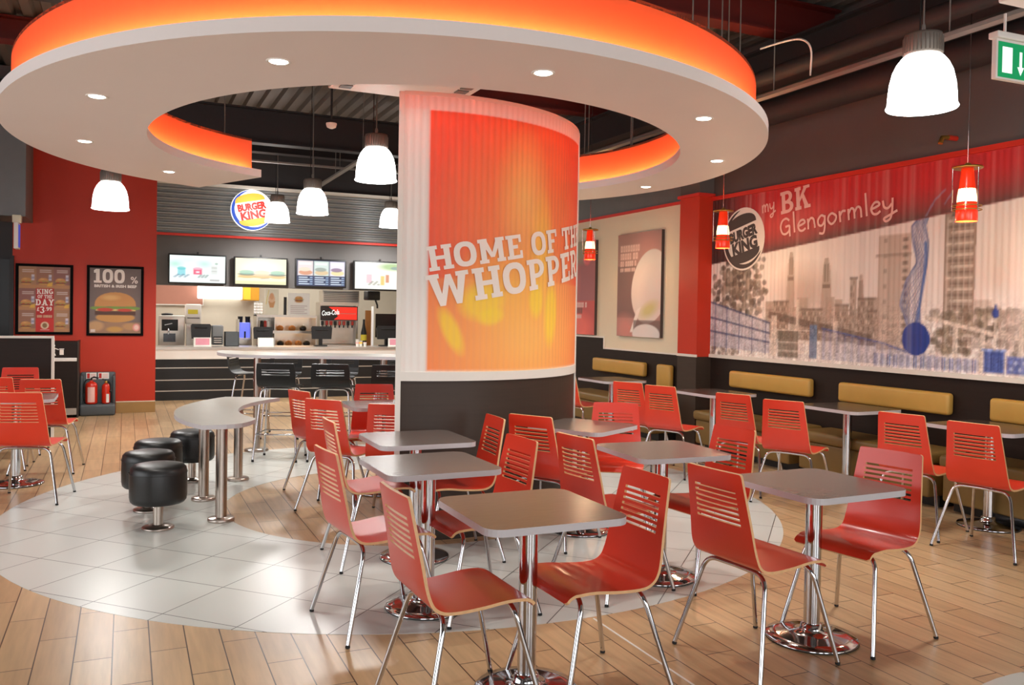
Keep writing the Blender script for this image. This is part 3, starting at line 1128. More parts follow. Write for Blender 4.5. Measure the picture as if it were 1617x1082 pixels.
def make_chair():
    zs, slots = chair_profile(.862, .785, 7, .0235, .011)
    zs.append(.55)
    xs = lambda z: .0 + (.862 - z) * .19
    prof = [(xs(z), z) for z in zs]
    curve = smooth_path([(xs(.55), .55, 0), (.072, .505, 0), (.092, .466, 0), (.130, .444, 0), (.19, .440, 0), (.28, .446, 0), (.37, .456, 0), (.44, .455, 0), (.478, .444, 0), (.497, .424, 0)], 3)
    prof += [(x, z) for x, z, _ in curve[1:]]
    prof = [(x - .25, z) for x, z in prof]
    def hw(x, z):
        if z > .5:
            return .166 + (.862 - z) / .362 * .034
        return .200 + .008 * min(1, max(0, (x + .15) / .2)) - (.006 if x > .2 else 0)
    t = empty('dining_chair', (0, 0, 0), 0, '', 'chair')
    ply_shell(prof, hw, slots, 'red_laminate', 'beech_edge').build('seat_shell', t)
    for sx, xa, xb, zc in ((-1, -.11, -.218, .425), (1, .165, .272, .432)):
        for sy in (-1, 1):
            p = bend_path([(xa, 0, zc), (xa, sy * .180, zc - .004), (xb, sy * (.268 if sx < 0 else .245), .012)], .065, 8)
            leg = MB().tube(p, .0105, 'chrome', 10).build('leg', t)
            MB().lathe([(.0108, 0), (.0114, .003), (.011, .009), (.008, .011)], 'black_rubber', (xb, sy * (.268 if sx < 0 else .245), 0), 10).build('foot_cap', leg)
    return t


chair = make_chair()
CH = 'red slatted chairs'


def put_chair(tx, ty, deg, label):
    """tx, ty: where the top of the back stands; deg: the way the sitter faces"""
    a = R(deg)
    return place(chair, (tx + .25 * math.cos(a), ty + .25 * math.sin(a), .003), a, label, CH)


for a in (
    (.907, 3.044, 2, 'red slatted chair nearest the viewer, left of the frontmost table'),
    (2.010, 3.037, 182, 'red slatted chair facing the viewer, right of the frontmost table'),
    (.863, 4.04, 6, 'red slatted chair left of the second front table, back towards the stools'),
    (1.930, 4.106, 184, 'red slatted chair tucked in right of the second table, behind the frontmost top'),
    (1.115, 5.14, 0, 'red slatted chair seen edge-on, left of the table touching the screen'),
    (2.161, 5.00, 177, 'red slatted chair before the dark screen base, right of its table'),
    (2.226, 4.08, 8, 'red slatted chair seen from behind, left of the middle table right of the screen'),
    (3.329, 4.095, 186, 'red slatted chair facing left, right of the middle table'),
    (2.325, 3.00, 5, 'red slatted chair seen from behind, left of the right-hand front table'),
    (3.523, 3.123, 191, 'red slatted chair facing the viewer, right of the right-hand front table'),
    (2.39, 4.98, 31, 'red slatted chair seen from behind at the askew table right of the screen'),
    (3.37, 5.53, 238, 'red slatted chair beyond the askew table right of the screen, facing the viewer'),
    (1.29, 7.06, 20, 'red slatted chair seen obliquely, farthest left of those beside the curved screen'),
    (1.33, 6.31, 40, 'red slatted chair seen from behind between the curved table and the screen'),
    (1.72, 5.86, 61, 'red slatted chair half hidden by the left edge of the curved screen, seen from behind'),
    (2.05, 7.53, 255, 'red slatted chair facing the viewer beyond the grey table left of the screen'),
    (4.527, 7.217, 26, 'red slatted chair farthest along the bench row, just right of the curved screen'),
    (4.603, 6.767, 24, 'red slatted chair in front of the red pilaster, second along the bench row'),
    (4.762, 5.902, 20, 'red slatted chair right of the pilaster in the bench row, behind the middle group'),
    (4.797, 5.322, 26, 'red slatted chair in the middle of the bench row, before the mural table'),
    (4.986, 4.346, 14, 'red slatted chair second from the right in the bench row'),
    (4.997, 3.795, 11, 'red slatted chair farthest right in the bench row, largest there'),
    (4.74, 8.93, 10, 'red slatted chair whose seat alone shows past the right edge of the screen'),
    (-.735, 7.37, 76, 'red slatted chair nearest the viewer at the left edge, seen from behind'),
    (-.69, 8.67, 80, 'red slatted chair behind the left grey table, right of two side by side'),
    (-1.10, 8.95, 84, 'red slatted chair behind the left grey table, left of two side by side'),
    (-1.01, 10.38, 268, 'red slatted chair against the dark partition at the far left'),
):
    put_chair(*a)

# ------------------------------------------------------------------ pedestal tables


def rrect(w, d, r, n=6):
    out = []
    for cx, cy, a0 in ((w / 2 - r, d / 2 - r, 0), (-w / 2 + r, d / 2 - r, 90), (-w / 2 + r, -d / 2 + r, 180), (w / 2 - r, -d / 2 + r, 270)):
        for k in range(n + 1):
            a = R(a0 + 90 * k / n)
            out.append((cx + r * math.cos(a), cy + r * math.sin(a)))
    return out


def make_table(w, d, m_top):
    t = empty('pedestal_table', (0, 0, 0), 0, '', 'table')
    MB().prism(rrect(w, d, .07), .714, .742, m_top, 'table_edge').build('table_top', t)
    MB().box(-.16, .16, -.025, .025, .702, .714, 'black_plastic').box(-.025, .025, -.16, .16, .702, .714, 'black_plastic').build('top_bracket', t)
    MB().lathe([(.038, .03), (.038, .703)], 'chrome', n=24).build('pedestal_column', t)
    b = MB().lathe([(.212, 0), (.214, .006), (.210, .012), (.16, .020), (.10, .028), (.06, .036), (.054, .05), (.048, .07), (.04, .074)], 'chrome', n=40).build('base_disc', t)
    MB().lathe([(.2135, 0), (.2155, .003), (.2135, .005)], 'black_rubber', n=40, cap=False).build('base_rim', b)
    return t


TB = make_table(.60, .60, 'table_laminate')
TG = 'square pedestal tables in the middle of the room'
for x, y, deg, lab in (
    (1.485, 3.085, 0, 'square brown-grey pedestal table at the very front, its base cut by the picture edge'),
    (1.43, 4.175, 1, 'square grey pedestal table directly behind the frontmost one'),
    (1.645, 5.05, 0, 'square grey pedestal table touching the left end of the curved screen'),
    (2.99, 3.09, 2, 'square dark grey pedestal table at the front right, between two chairs'),
    (2.86, 4.17, -3, 'square grey pedestal table in the middle of the group right of the screen'),
    (2.945, 5.27, 30, 'square grey pedestal table turned askew against the right side of the curved screen'),
    (1.97, 7.00, 0, 'pale square pedestal table half hidden behind the left edge of the curved screen'),
    (-.84, 8.33, 0, 'square grey pedestal table at the far left among red chairs'),
):
    place(TB, (x, y, .003), R(deg), lab, TG)
TW = make_table(.60, .70, 'dark_table')
for x, y, lab in (
    (5.86, 4.30, 'dark-topped pedestal table at the right edge of the picture, by the bench'),
    (5.86, 5.68, 'dark-topped pedestal table by the bench under the printed city mural'),
    (5.58, 7.22, 'dark-topped pedestal table by the bench in front of the red pilaster'),
    (5.42, 9.00, 'dark-topped pedestal table by the far bench under the canvas pictures'),
):
    place(TW, (x, y, .003), R(1.5), lab, 'dark pedestal tables along the bench')

# ------------------------------------------------------------------ bench units with gold cushions
BG = 'gold bench units along the right wall'


def bench(xw, y0, y1, lab, zb0=.73, zb1=.915, seat=True):
    t = empty('bench_unit', (xw, (y0 + y1) / 2, 0), 0, lab, 'bench', BG)
    L_ = (y1 - y0)
    e = .14
    MB().box(-.085, -.002, -L_ / 2, L_ / 2, zb0, zb1, 'gold_leather', .028).build('back_cushion', t)
    MB().box(-.47, -.012, -L_ / 2 - e, L_ / 2 + e, .36, .46, 'gold_leather_shaded', .03).build('seat_cushion', t)  # seat and its front wear the gold with shade painted in
    MB().box(-.44, -.012, -L_ / 2 - e + .02, L_ / 2 + e - .02, .09, .36, 'gold_leather_shaded', .02).build('seat_front', t)
    MB().box(-.30, -.012, -L_ / 2 - e + .02, L_ / 2 + e - .02, 0, .09, 'black_plastic').build('plinth', t)
    return t


bench(XM, 3.43, 4.63, 'gold leather bench at the right edge of the picture, cut off by it')
bench(XM, 5.00, 6.22, 'gold leather bench under the blue ball of the mural, longest in full view')
bench(XM, 6.60, 7.86, 'gold leather bench just right of the red pilaster')
bench(XC, 9.42, 10.75, 'gold leather bench under the canvas pictures, farthest left of the row')
bench(XC, 8.83, 9.12, 'short gold leather bench tucked against the left of the red pilaster', .62)

# ------------------------------------------------------------------ low crescent table, round stools
t = empty('crescent_table', (RC[0] - 1.6, RC[1], 0), 0, 'grey crescent-shaped table on steel posts between the black stools and the red chairs', 'table')
ox, oy = RC[0] - 1.6, RC[1]
CT = (2.12, 6.72)
pl = []
for k in range(25):
    a = R(203 - (203 - 137) * k / 24)
    pl.append((CT[0] - ox + 1.79 * math.cos(a), CT[1] - oy + 1.79 * math.sin(a)))
for k in range(1, 7):
    q = k / 7
    a = R(137 - 5 * math.sin(PI * q * .5)); r = 1.79 - .46 * q
    pl.append((CT[0] - ox + r * math.cos(a), CT[1] - oy + r * math.sin(a)))
for k in range(25):
    a = R(131 + (197.5 - 131) * k / 24)
    pl.append((CT[0] - ox + 1.33 * math.cos(a), CT[1] - oy + 1.33 * math.sin(a)))
for k in range(1, 8):
    q = k / 8
    a = R(197.5 + 5 * math.sin(PI * q) + 5.5 * q); r = 1.30 + .49 * q - .03 * q * q
    pl.append((CT[0] - ox + r * math.cos(a), CT[1] - oy + r * math.sin(a)))
MB().prism(pl[::-1], .712, .742, 'grey_laminate', 'table_edge').build('table_top', t)
for x, y in ((.635, 6.42), (.575, 7.17), (.922, 7.90)):
    MB().lathe([(.040, .02), (.040, .712)], 'brushed_steel', (x - ox, y - oy, 0), 22).build('post', t)
    MB().lathe([(.092, .0015), (.094, .006), (.092, .022), (.086, .026), (.045, .027), (.041, .030)], 'brushed_steel', (x - ox, y - oy, 0), 28).build('floor_flange', t)

st = empty('round_stool', (0, 0, 0), 0, '', 'stool')
MB().lathe([(.135, .178), (.168, .182), (.182, .198), (.187, .226), (.188, .32), (.186, .385), (.180, .42), (.163, .438), (.12, .447), (.06, .451), (.005, .452)], 'black_leather', n=40).build('seat_cushion', st)
MB().lathe([(.189, .385), (.1905, .388), (.189, .391)], 'black_leather', n=40, cap=False).build('piping', st)
MB().lathe([(.032, .02), (.032, .178)], 'brushed_steel', n=20).build('pedestal_column', st)
MB().lathe([(.105, 0), (.107, .005), (.104, .014), (.05, .018), (.034, .028)], 'brushed_steel', n=30).build('base_disc', st)
for x, y, lab in (
    (.215, 6.34, 'black leather drum stool nearest the viewer, in front of the crescent table'),
    (.165, 6.93, 'black leather drum stool second from the front, partly behind the nearest one'),
    (.250, 7.50, 'black leather drum stool third from the front in the row of four'),
    (.545, 8.00, 'black leather drum stool farthest back, right behind the crescent table posts'),
):
    place(st, (x, y, .0025), 0, lab, 'black drum stools by the crescent table')

# ------------------------------------------------------------------ high table and bar chairs
t = empty('high_table', (1.95, 9.35, 0), 0, 'long grey bar-height table on steel posts in front of the counter', 'table')
ax = [(1.02, 10.35), (1.15, 9.82), (1.42, 9.50), (1.96, 9.30), (2.60, 9.05), (3.2, 8.75)]
axs = smooth_path([(a, b, 0) for a, b in ax], 6)
Lp, Rp = [], []
for i, p in enumerate(axs):
    d = (Vector(axs[min(i + 1, len(axs) - 1)]) - Vector(axs[max(i - 1, 0)])).normalized()
    w = .30 * min(1, (i / 9) ** .7) + .01
    Lp.append((p[0] - d.y * w - 1.95, p[1] + d.x * w - 9.35)); Rp.append((p[0] + d.y * w - 1.95, p[1] - d.x * w - 9.35))
MB().prism((Lp + Rp[::-1])[::-1], 1.012, 1.045, 'grey_laminate', 'table_edge').build('table_top', t)
for x, y in ((1.294, 9.485), (1.96, 9.31), (2.57, 9.06)):
    MB().lathe([(.038, .02), (.038, 1.012)], 'brushed_steel', (x - 1.95, y - 9.35, 0), 22).build('post', t)
    MB().lathe([(.125, .0015), (.127, .006), (.124, .022), (.045, .027), (.04, .030)], 'brushed_steel', (x - 1.95, y - 9.35, 0), 28).build('floor_flange', t)


def make_bar_chair():
    zs, slots = chair_profile(.985, .93, 3, .026, .013)
    zs.append(.83)
    xs = lambda z: (.985 - z) * .17
    prof = [(xs(z) - .2, z) for z in zs]
    curve = smooth_path([(xs(.83), .83, 0), (.045, .785, 0), (.07, .758, 0), (.12, .742, 0), (.2, .742, 0), (.3, .75, 0), (.36, .744, 0), (.385, .725, 0)], 3)
    prof += [(x - .2, z) for x, z, _ in curve[1:]]
    t = empty('bar_chair', (0, 0, 0), 0, '', 'bar chair')
    ply_shell(prof, lambda x, z: .195 if z < .9 else .195 - (z - .9) * .12, slots, 'black_gloss', 'black_gloss', z_bow=.8).build('seat_shell', t)
    for sx, xa, xb in ((-1, -.09, -.20), (1, .12, .21)):
        for sy in (-1, 1):
            p = bend_path([(xa, 0, .726), (xa, sy * .165, .724), (xb, sy * .215, .01)], .06, 6)
            leg = MB().tube(p, .011, 'chrome', 8).build('leg', t)
            MB().lathe([(.013, 0), (.0135, .004), (.0125, .022), (.008, .024)], 'black_rubber', (xb, sy * .215, 0), 8).build('foot_cap', leg)
    zf = .27
    k = .197
    c = [(-.165, -k, zf), (.175, -k, zf), (.175, k, zf), (-.165, k, zf), (-.165, -k, zf)]
    MB().tube(c, .008, 'chrome', 8).build('footrest', t)
    return t


bc = make_bar_chair()
for x, y, deg, lab in (
    (1.44, 8.88, 66, 'black slotted bar chair left of the near row at the high table, seen from behind'),
    (1.945, 8.70, 66, 'black slotted bar chair in the middle of the near row at the high table'),
    (2.50, 8.46, 66, 'black slotted bar chair at the right of the near row, beside the screen edge'),
    (1.36, 10.78, -25, 'black slotted bar chair at the far left end of the high table, seen side-on'),
    (1.72, 10.42, 250, 'black slotted bar chair on the counter side of the high table, left of centre'),
    (2.36, 10.22, 248, 'black slotted bar chair on the counter side of the high table, right of centre'),
    (2.94, 9.94, 246, 'black slotted bar chair on the counter side of the high table, beside the screen edge'),
):
    place(bc, (x, y, .003), R(deg), lab, 'black bar chairs at the high table')

# ------------------------------------------------------------------ printed city mural on the right wall
UW = 6.6
cv = Canvas(0, UW, 1.085, 2.90, .0125, (238, 227, 220))
rng = random.Random(5)
SEP = (150, 132, 116); SEP2 = (120, 102, 90); PALE = (226, 212, 198); BLU = (58, 88, 160); BLU2 = (120, 140, 190)
# far skyline
cv.ell(1.55, 1.80, .55, .35, (186, 166, 152), .7, soft=.8)
u = .95
while u < 2.6:
    w = rng.uniform(.08, .2); h = rng.uniform(.12, .34)
    cv.rect(u, u + w, 1.3, 1.42 + h, (182, 164, 148), .9)
    for k in range(3):
        cv.rect(u + .015, u + w - .015, 1.46 + k * .07, 1.48 + k * .07, SEP, .7)
    u += w * rng.uniform(.8, 1.15)
# spires
for a, zt, w in ((1.33, 2.22, .07), (1.83, 2.13, .085), (2.27, 1.95, .05)):
    cv.poly([(a - w, 1.5), (a + w, 1.5), (a + w * .55, zt - .1), (a + w * .3, zt), (a - w * .3, zt), (a - w * .55, zt - .1)], (184, 165, 150), .85)
    cv.rect(a - w * .6, a + w * .6, zt - .3, zt - .26, SEP2, .8)
    cv.rect(a - w * .35, a - w * .1, zt - .24, zt - .06, SEP2, .7); cv.rect(a + w * .1, a + w * .35, zt - .24, zt - .06, SEP2, .7)
# slender tower and balcony block
cv.rect(2.47, 2.83, 1.25, 2.30, (196, 176, 160), .9)
for k in range(14):
    cv.rect(2.74, 2.80, 1.32 + k * .07, 1.355 + k * .07, SEP2, .8)
    if k % 2:
        cv.rect(2.53, 2.57, 1.32 + k * .07, 1.36 + k * .07, SEP, .8)
cv.rect(2.44, 2.84, 2.10, 2.13, SEP, .6)
cv.poly([(3.17, 1.25), (3.45, 1.25), (3.47, 2.40), (3.17, 2.46)], (158, 138, 122), .95)
for k in range(24):
    z = 1.30 + k * .048
    cv.rect(3.19 + (k % 3) * .02, 3.44, z, z + .02, SEP2 if k % 2 else PALE, .8)
    cv.rect(3.24, 3.27, z, z + .034, (92, 78, 70), .5)
for k in range(5):
    cv.rect(3.19 + k * .055, 3.205 + k * .055, 1.28, 2.40, PALE, .4)
cv.rect(3.46, 3.62, 1.3, 1.7, (190, 172, 158), .7)
for a, b, z0_, z1_ in ((1.95, 2.12, 1.30, 1.66), (2.14, 2.22, 1.30, 1.92), (2.24, 2.44, 1.28, 1.72), (2.36, 2.46, 1.28, 1.60), (1.50, 1.78, 1.30, 1.62), (1.08, 1.30, 1.40, 1.70)):
    cv.rect(a, b, z0_, z1_, (168, 148, 132), .9)
    cv.rect(a - .01, b + .01, z1_ - .012, z1_ + .012, SEP2, .7)
    for q in range(int((b - a) / .03)):
        for y_ in range(int((z1_ - z0_) / .06)):
            cv.rect(a + .008 + q * .03, a + .022 + q * .03, z0_ + .02 + y_ * .06, z0_ + .055 + y_ * .06, ((110, 94, 84), (214, 198, 184))[(q + y_) % 3 == 0], .7)
# tree and shrubs
t_ = np.random.default_rng(3)
for k in range(420):
    a, b = t_.normal(.48, .24), t_.normal(1.86, .22)
    if 0 < a < .98 and 1.5 < b < 2.3:
        g = t_.integers(0, 3)
        cv.ell(a, b, .035, .03, ((120, 104, 90), (168, 150, 134), (92, 78, 70))[g], .75)
for k in range(160):
    a, b = t_.uniform(3.05, 4.1), t_.uniform(1.25, 1.62)
    cv.ell(a, b, .035, .03, ((120, 104, 84), (168, 152, 130), (98, 84, 70))[k % 3], .6)
for k in range(90):
    a, b = t_.uniform(0, .5), t_.uniform(1.1, 1.35)
    cv.ell(a, b, .03, .025, (SEP2, SEP, PALE)[k % 3], .7)
# station roof, glazed slope, bridge
cv.poly([(0, 1.70), (1.02, 1.46), (1.02, 1.14), (0, 1.18)], (196, 190, 200), .85)
for z0_, z1_ in ((1.70, 1.47), (1.52, 1.36), (1.36, 1.26)):
    cv.line([(0, z0_), (1.02, z1_)], .022, (70, 78, 120), .9)
for k in range(5):
    cv.line([(.08 + .22 * k, 1.13), (.08 + .22 * k, 1.68 - .05 * k)], .014, (80, 88, 130), .8)
cv.poly([(1.0, 1.60), (2.4, 1.38), (2.4, 1.31), (1.0, 1.52)], SEP2, .85)
cv.rect(1.05, 1.13, 1.12, 1.55, PALE, .9); cv.rect(1.42, 1.46, 1.12, 1.72, PALE, .9); cv.rect(1.93, 1.99, 1.12, 1.5, PALE, .9)
cv.rect(1.16, 1.46, 1.11, 1.40, (128, 116, 100), .9)
for z in (1.18, 1.27, 1.40):
    cv.line([(1.05, z), (1.68, z)], .012, PALE, .9)
cv.rect(1.62, 1.72, 1.12, 1.46, (96, 124, 160), .85)
cv.line([(3.0, 1.55), (3.75, 1.40), (4.4, 1.36)], .035, PALE, .95)
cv.rect(3.27, 3.32, 1.1, 1.5, PALE, .9); cv.rect(3.52, 3.57, 1.1, 1.42, PALE, .8)
# blue fences along the foot
for k in range(120):
    a = 1.78 + k * .0145
    top = 1.42 - (a - 1.78) * .15
    cv.rect(a, a + .007, 1.12, max(top, 1.2), BLU if k % 5 else (40, 60, 120), .55)
cv.line([(1.78, 1.43), (2.55, 1.31), (2.8, 1.24)], .014, BLU, .8)
for k in range(44):
    a = 2.45 + k * .024
    cv.rect(a, a + .013, 1.10, 1.21, (BLU, BLU2, (200, 200, 214))[k % 3], .85)
cv.rect(3.56, 3.74, 1.11, 1.30, (56, 92, 176), .95)
for k in range(5):
    cv.rect(3.59 + k * .03, 3.60 + k * .03, 1.13, 1.27, (30, 56, 130), .8)
cv.rect(3.54, 3.76, 1.285, 1.305, (150, 170, 220), .9)
cv.rect(3.76, 5.2, 1.11, 1.25, (56, 92, 176), .9)
for k in range(40):
    cv.ell(3.80 + .036 * k, 1.15 + .05 * (k % 2), .014, .014, (190, 200, 230), .9)
cv.line([(3.655, 1.3), (3.655, 1.55)], .016, PALE, .9)
cv.ell(3.655, 1.59, .032, .04, (40, 70, 150)); cv.rect(3.645, 3.665, 1.62, 1.66, (40, 70, 150))
cv.rect(3.68, 4.5, 1.30, 1.62, (190, 172, 160), .6)
for k in range(6):
    cv.rect(3.85 + k * .2, 3.89 + k * .2, 1.25, 1.5, PALE, .7)
u = 4.3
while u < UW:
    w = rng.uniform(.12, .3)
    cv.rect(u, u + w, 1.25, 1.45 + rng.uniform(.1, .5), (176, 158, 144), .8)
    u += w
# plain blue wire column swirling up from a ball
for k in range(20):
    ph = k * PI / 10
    pl = []
    for q in range(22):
        t = q / 21
        z = 1.47 + t * .98
        c_ = float(np.interp(t, [0, .2, .4, .58, .75, .9, 1], [2.88, 2.83, 2.87, 2.95, 2.93, 2.90, 2.97]))
        wd = float(np.interp(t, [0, .2, .4, .58, .75, .9, 1], [.07, .11, .10, .055, .085, .075, .05]))
        pl.append((c_ + wd * math.sin(ph + t * 5.0 * (1 if k % 2 else -1)), z))
    cv.line(pl, .010, (70, 92, 150) if k % 3 else (150, 160, 190), .7)
cv.line([(2.90, 1.47), (2.95, 1.75), (2.99, 2.02), (2.98, 2.2)], .03, (70, 110, 176), .8)
lowm = np.clip((1.75 - cv.V) / .3, 0, 1)
cv.noise(.22, 4, 1, lowm)
cv.noise(.16, 9, 3, lowm)
# red band with charcoal lower edge, sloping up to the right
zb = 2.15 + .09 * cv.U
m_band = cv.sd(zb - cv.V)
cv.mix(m_band, (206, 38, 44))
d = np.clip((cv.V - zb) / .30, 0, 1)
cv.mix(m_band * (1 - d) ** 1.2, (92, 70, 66), .95)
cv.mix(m_band * np.clip((.95 - cv.U) / .75, 0, 1), (62, 44, 44), .95)
cv.mix(m_band * np.clip(1 - np.hypot((cv.U - 1.35) / .7, (cv.V - 2.55) / .28), 0, 1), (226, 120, 110), .5)
cv.line([(2.98, 2.44), (3.06, 2.56), (3.16, 2.64)], .016, (150, 150, 180), .6)
cv.line([(3.16, 2.52), (3.24, 2.62)], .012, (150, 150, 180), .6)
cv.ell(2.90, 1.36, .148, .148, (34, 64, 148))
for k in range(14):
    cv.line([(2.79 + .016 * k, 1.30), (2.79 + .016 * k, 1.40)], .004, (24, 46, 110), .35)
stripes = rng
u = 0
while u < UW:
    w = rng.uniform(.015, .06)
    cv.rect(u, u + w, 1.0, 3, rng.choice([(255, 240, 230), (110, 80, 74), (160, 110, 104)]), rng.uniform(.02, .13))
    u += w


def mural(u, v, off=0.0):
    return (XM - .012 - .003 * math.cos(2 * PI * u / .058) - off, 8.298 - u, v)


mb = MB().grid(cv, mural, 'mural_print')
flat = lambda o: (lambda u, v, e: (XM - .0165 - o - e, 8.298 - u, v))
disc, blue, buns, words = bun_logo(.565, 2.41, .335)
mb.polys(disc, flat(0), 'ink_white')
ring_in = [[(.565 + (a - .565) * .965, 2.41 + (b - 2.41) * .965) for a, b in disc[0]]]
mb.polys(blue + buns + words, flat(.002), 'ink_dark')
ps, _ = slab('BK', .235, 1.165, 2.625, R(5), wid=1.0)
mb.polys(ps, flat(0), 'ink_pink')
mb.polys(hand('my', .088, .87, 2.665, R(5), .018, .95), flat(.001), 'ink_pink')
mb.polys(hand('Glengormley', .112, 1.16, 2.40, R(4.6), .023, 1.30), flat(.001), 'ink_pink')
mb.polys([rc(0, 1.085, UW, 2.9)], lambda u, v: (XM - .004, 8.298 - u, v), 'paper_white')
o = mb.build('wall_mural')
tag(o, 'long ribbed wall mural of a sepia city with red band and handwritten name', 'mural')

# ------------------------------------------------------------------ canvases on the cream wall


def illegible(cv, u0, u1, v, h, col, al=.85, seed=0):
    r = random.Random(seed)
    a = u0
    while a < u1 - h * .5:
        w = h * r.uniform(.5, .85)
        cv.rect(a, a + w * .8, v, v + h, col, al)
        cv.rect(a + w * .25, a + w * .55, v + h * .25, v + h * .7, (150, 100, 95), .5 * al)
        a += w
        if r.random() < .18:
            a += h * .4


def canvas_picture(name, y_hi, y_lo, z0, z1, cv, lab):
    mb = MB().grid(cv, lambda u, v: (XC - .045, y_hi - u, z0 + v), 'poster_print')
    o = empty(name, (XC, (y_hi + y_lo) / 2, (z0 + z1) / 2), 0, lab, 'canvas picture', 'canvas pictures on the cream wall')
    off = Vector(o.location)
    p = mb.build('printed_face', o)
    q = MB().box(XC - .0445, XC - .001, y_lo, y_hi, z0, z1, 'ink_dark').build('stretcher_frame', o)
    for x in (p, q):
        for vtx in x.data.vertices:
            vtx.co -= off
    return o


W_, H_ = 1.05, 1.38
cv = Canvas(0, W_, 0, H_, .012, (168, 130, 122))
cv.rect(.0, .55, .25, .95, (120, 96, 92), .8)
cv.ell(.75, 1.2, .5, .3, (206, 150, 142), .6, soft=.8)
cv.ell(.2, .1, .35, .25, (214, 140, 130), .7, soft=.7)
cv.ell(.80, .66, .50, .42, (222, 212, 206), 1, ang=R(60))
cv.ell(.90, .60, .40, .36, (212, 200, 198), .8, ang=R(60), soft=.5)
cv.ell(.78, .36, .30, .13, (196, 190, 110), .8, ang=R(18), soft=.7)
cv.poly([(.34, .06), (.42, .06), (.60, .40), (.50, .36)], (234, 226, 220))
cv.rect(.42, W_, 0, .22, (110, 92, 88), .8)
cv.ell(.72, .04, .32, .13, (224, 218, 216))
for q, (zz, h) in enumerate(((1.14, .085), (1.035, .085), (.945, .07), (.875, .045))):
    illegible(cv, .07, .56 - .04 * q, zz, h, (240, 206, 196), .85, q)
canvas_picture('canvas_picture', 10.15, 9.10, 1.245, 2.625, cv, 'canvas picture of a big pale oval and white slices, nearer the red pilaster')
cv = Canvas(0, W_, 0, H_, .012, (206, 96, 92))
cv.rect(0.5, W_, .5, 1.1, (150, 120, 126), .6)
cv.ell(.3, .8, .35, .55, (226, 120, 116), .8, soft=.6)
cv.ell(.55, 1.25, .5, .25, (150, 170, 140), .8, soft=.6)
cv.ell(.8, 1.12, .14, .12, (240, 120, 130), .8, soft=.4)
cv.ell(.5, .1, .6, .3, (246, 120, 106), .9, soft=.5)
for k, (a, b) in enumerate(((.2, .75), (.35, .9), (.28, .62))):
    cv.ell(a, b, .07, .25, (196, 84, 84), .5, ang=.2 * k, soft=.5)
for q, (zz, h) in enumerate(((.40, .075), (.31, .085), (.24, .05))):
    illegible(cv, .12, .85 - .08 * q, zz, h, (250, 214, 206) if q != 1 else (110, 80, 76), .85, 7 + q)
canvas_picture('canvas_picture', 11.82, 10.77, 1.235, 2.61, cv, 'red canvas picture half hidden behind the right edge of the curved screen')

# ------------------------------------------------------------------ framed posters on the red wall


def poster(x0, x1, z0, z1, cv, extra, lab):
    o = empty('framed_poster', ((x0 + x1) / 2, 13.5, (z0 + z1) / 2), 0, lab, 'poster', 'framed posters on the red wall')
    cx, cz = (x0 + x1) / 2, (z0 + z1) / 2
    w, h, f = x1 - x0, z1 - z0, .035
    mb = MB()
    mb.box(-w / 2, w / 2, -.03, -.002, -h / 2, -h / 2 + f, 'frame_black').box(-w / 2, w / 2, -.03, -.002, h / 2 - f, h / 2, 'frame_black')
    mb.box(-w / 2, -w / 2 + f, -.03, -.002, -h / 2 + f, h / 2 - f, 'frame_black').box(w / 2 - f, w / 2, -.03, -.002, -h / 2 + f, h / 2 - f, 'frame_black')
    mb.build('frame', o)
    pb = MB().grid(cv, lambda u, v: (u - w / 2, -.012, v - h / 2), 'poster_print')
    for ps, m in extra:
        pb.polys(ps, lambda u, v, e: (u - w / 2, -.0135 - e, v - h / 2), m)
    pb.build('printed_sheet', o)
    return o


x0, x1, z0, z1 = -1.38, -.677, 1.125, 2.10
w, h = x1 - x0, z1 - z0
cv = Canvas(0, w, 0, h, .008, (168, 120, 92))
cols = [.04, .25, .46, .665]
for c in range(3):
    for r in range(3):
        if c == 1 and r < 2:
            continue
        a, b, zz = cols[c], cols[c + 1], .035 + r * .302
        cv.rect(a, b, zz, zz + .302, ((160, 112, 90), (150, 100, 92), (176, 130, 96))[(c + r) % 3])
        cv.rect(a, b, zz, zz + .05, (190, 136, 92))
        burger(cv, a + .085, zz + .045, .14)
        cv.rect(a + .15, a + .185, zz + .11, zz + .19, (214, 206, 214)); cv.rect(a + .15, a + .185, zz + .13, zz + .16, (110, 110, 150), .6)
        if (c + r) % 2:
            cv.poly([(a + .13, zz + .03), (a + .19, zz + .03), (a + .2, zz + .09), (a + .14, zz + .07)], (226, 176, 74))
        for q in range(2):
            cv.rect(a + .04, b - .03, zz + .245 - q * .025, zz + .257 - q * .025, (226, 206, 196), .8)
cv.rect(.245, .465, .035, .64, (186, 36, 34))
cv.rect(.245, .465, .035, .22, (210, 48, 40))
cv.ell(.355, .125, .05, .05, (232, 206, 170)); cv.ell(.355, .125, .03, .034, (150, 110, 70))
cv.rect(.30, .41, .06, .066, (240, 200, 190))
illegible(cv, .262, .45, .235, .032, (226, 190, 150), .9, 3)
ex = []
for tx, sz, vv, wd in (('KING', .068, .562, .86), ('OF THE', .047, .502, .80), ('DAY', .086, .403, .92), ('£', .05, .325, .9)):
    p, L_ = slab(tx, sz, 0, 0, wid=wd)
    if tx == '£':
        p = slab(tx, sz, .258, vv, wid=wd)[0]
    else:
        p = [[(a + .355 - L_ / 2 + .003, b + vv) for a, b in q] for q in p]
    ex += p
ex += slab('3', .092, .296, .296, wid=.9)[0] + slab('.99', .055, .360, .328, wid=.86)[0]
poster(x0, x1, z0, z1, cv, [(ex, 'ink_white')], 'black framed poster of nine meal pictures around a red price panel, left one')

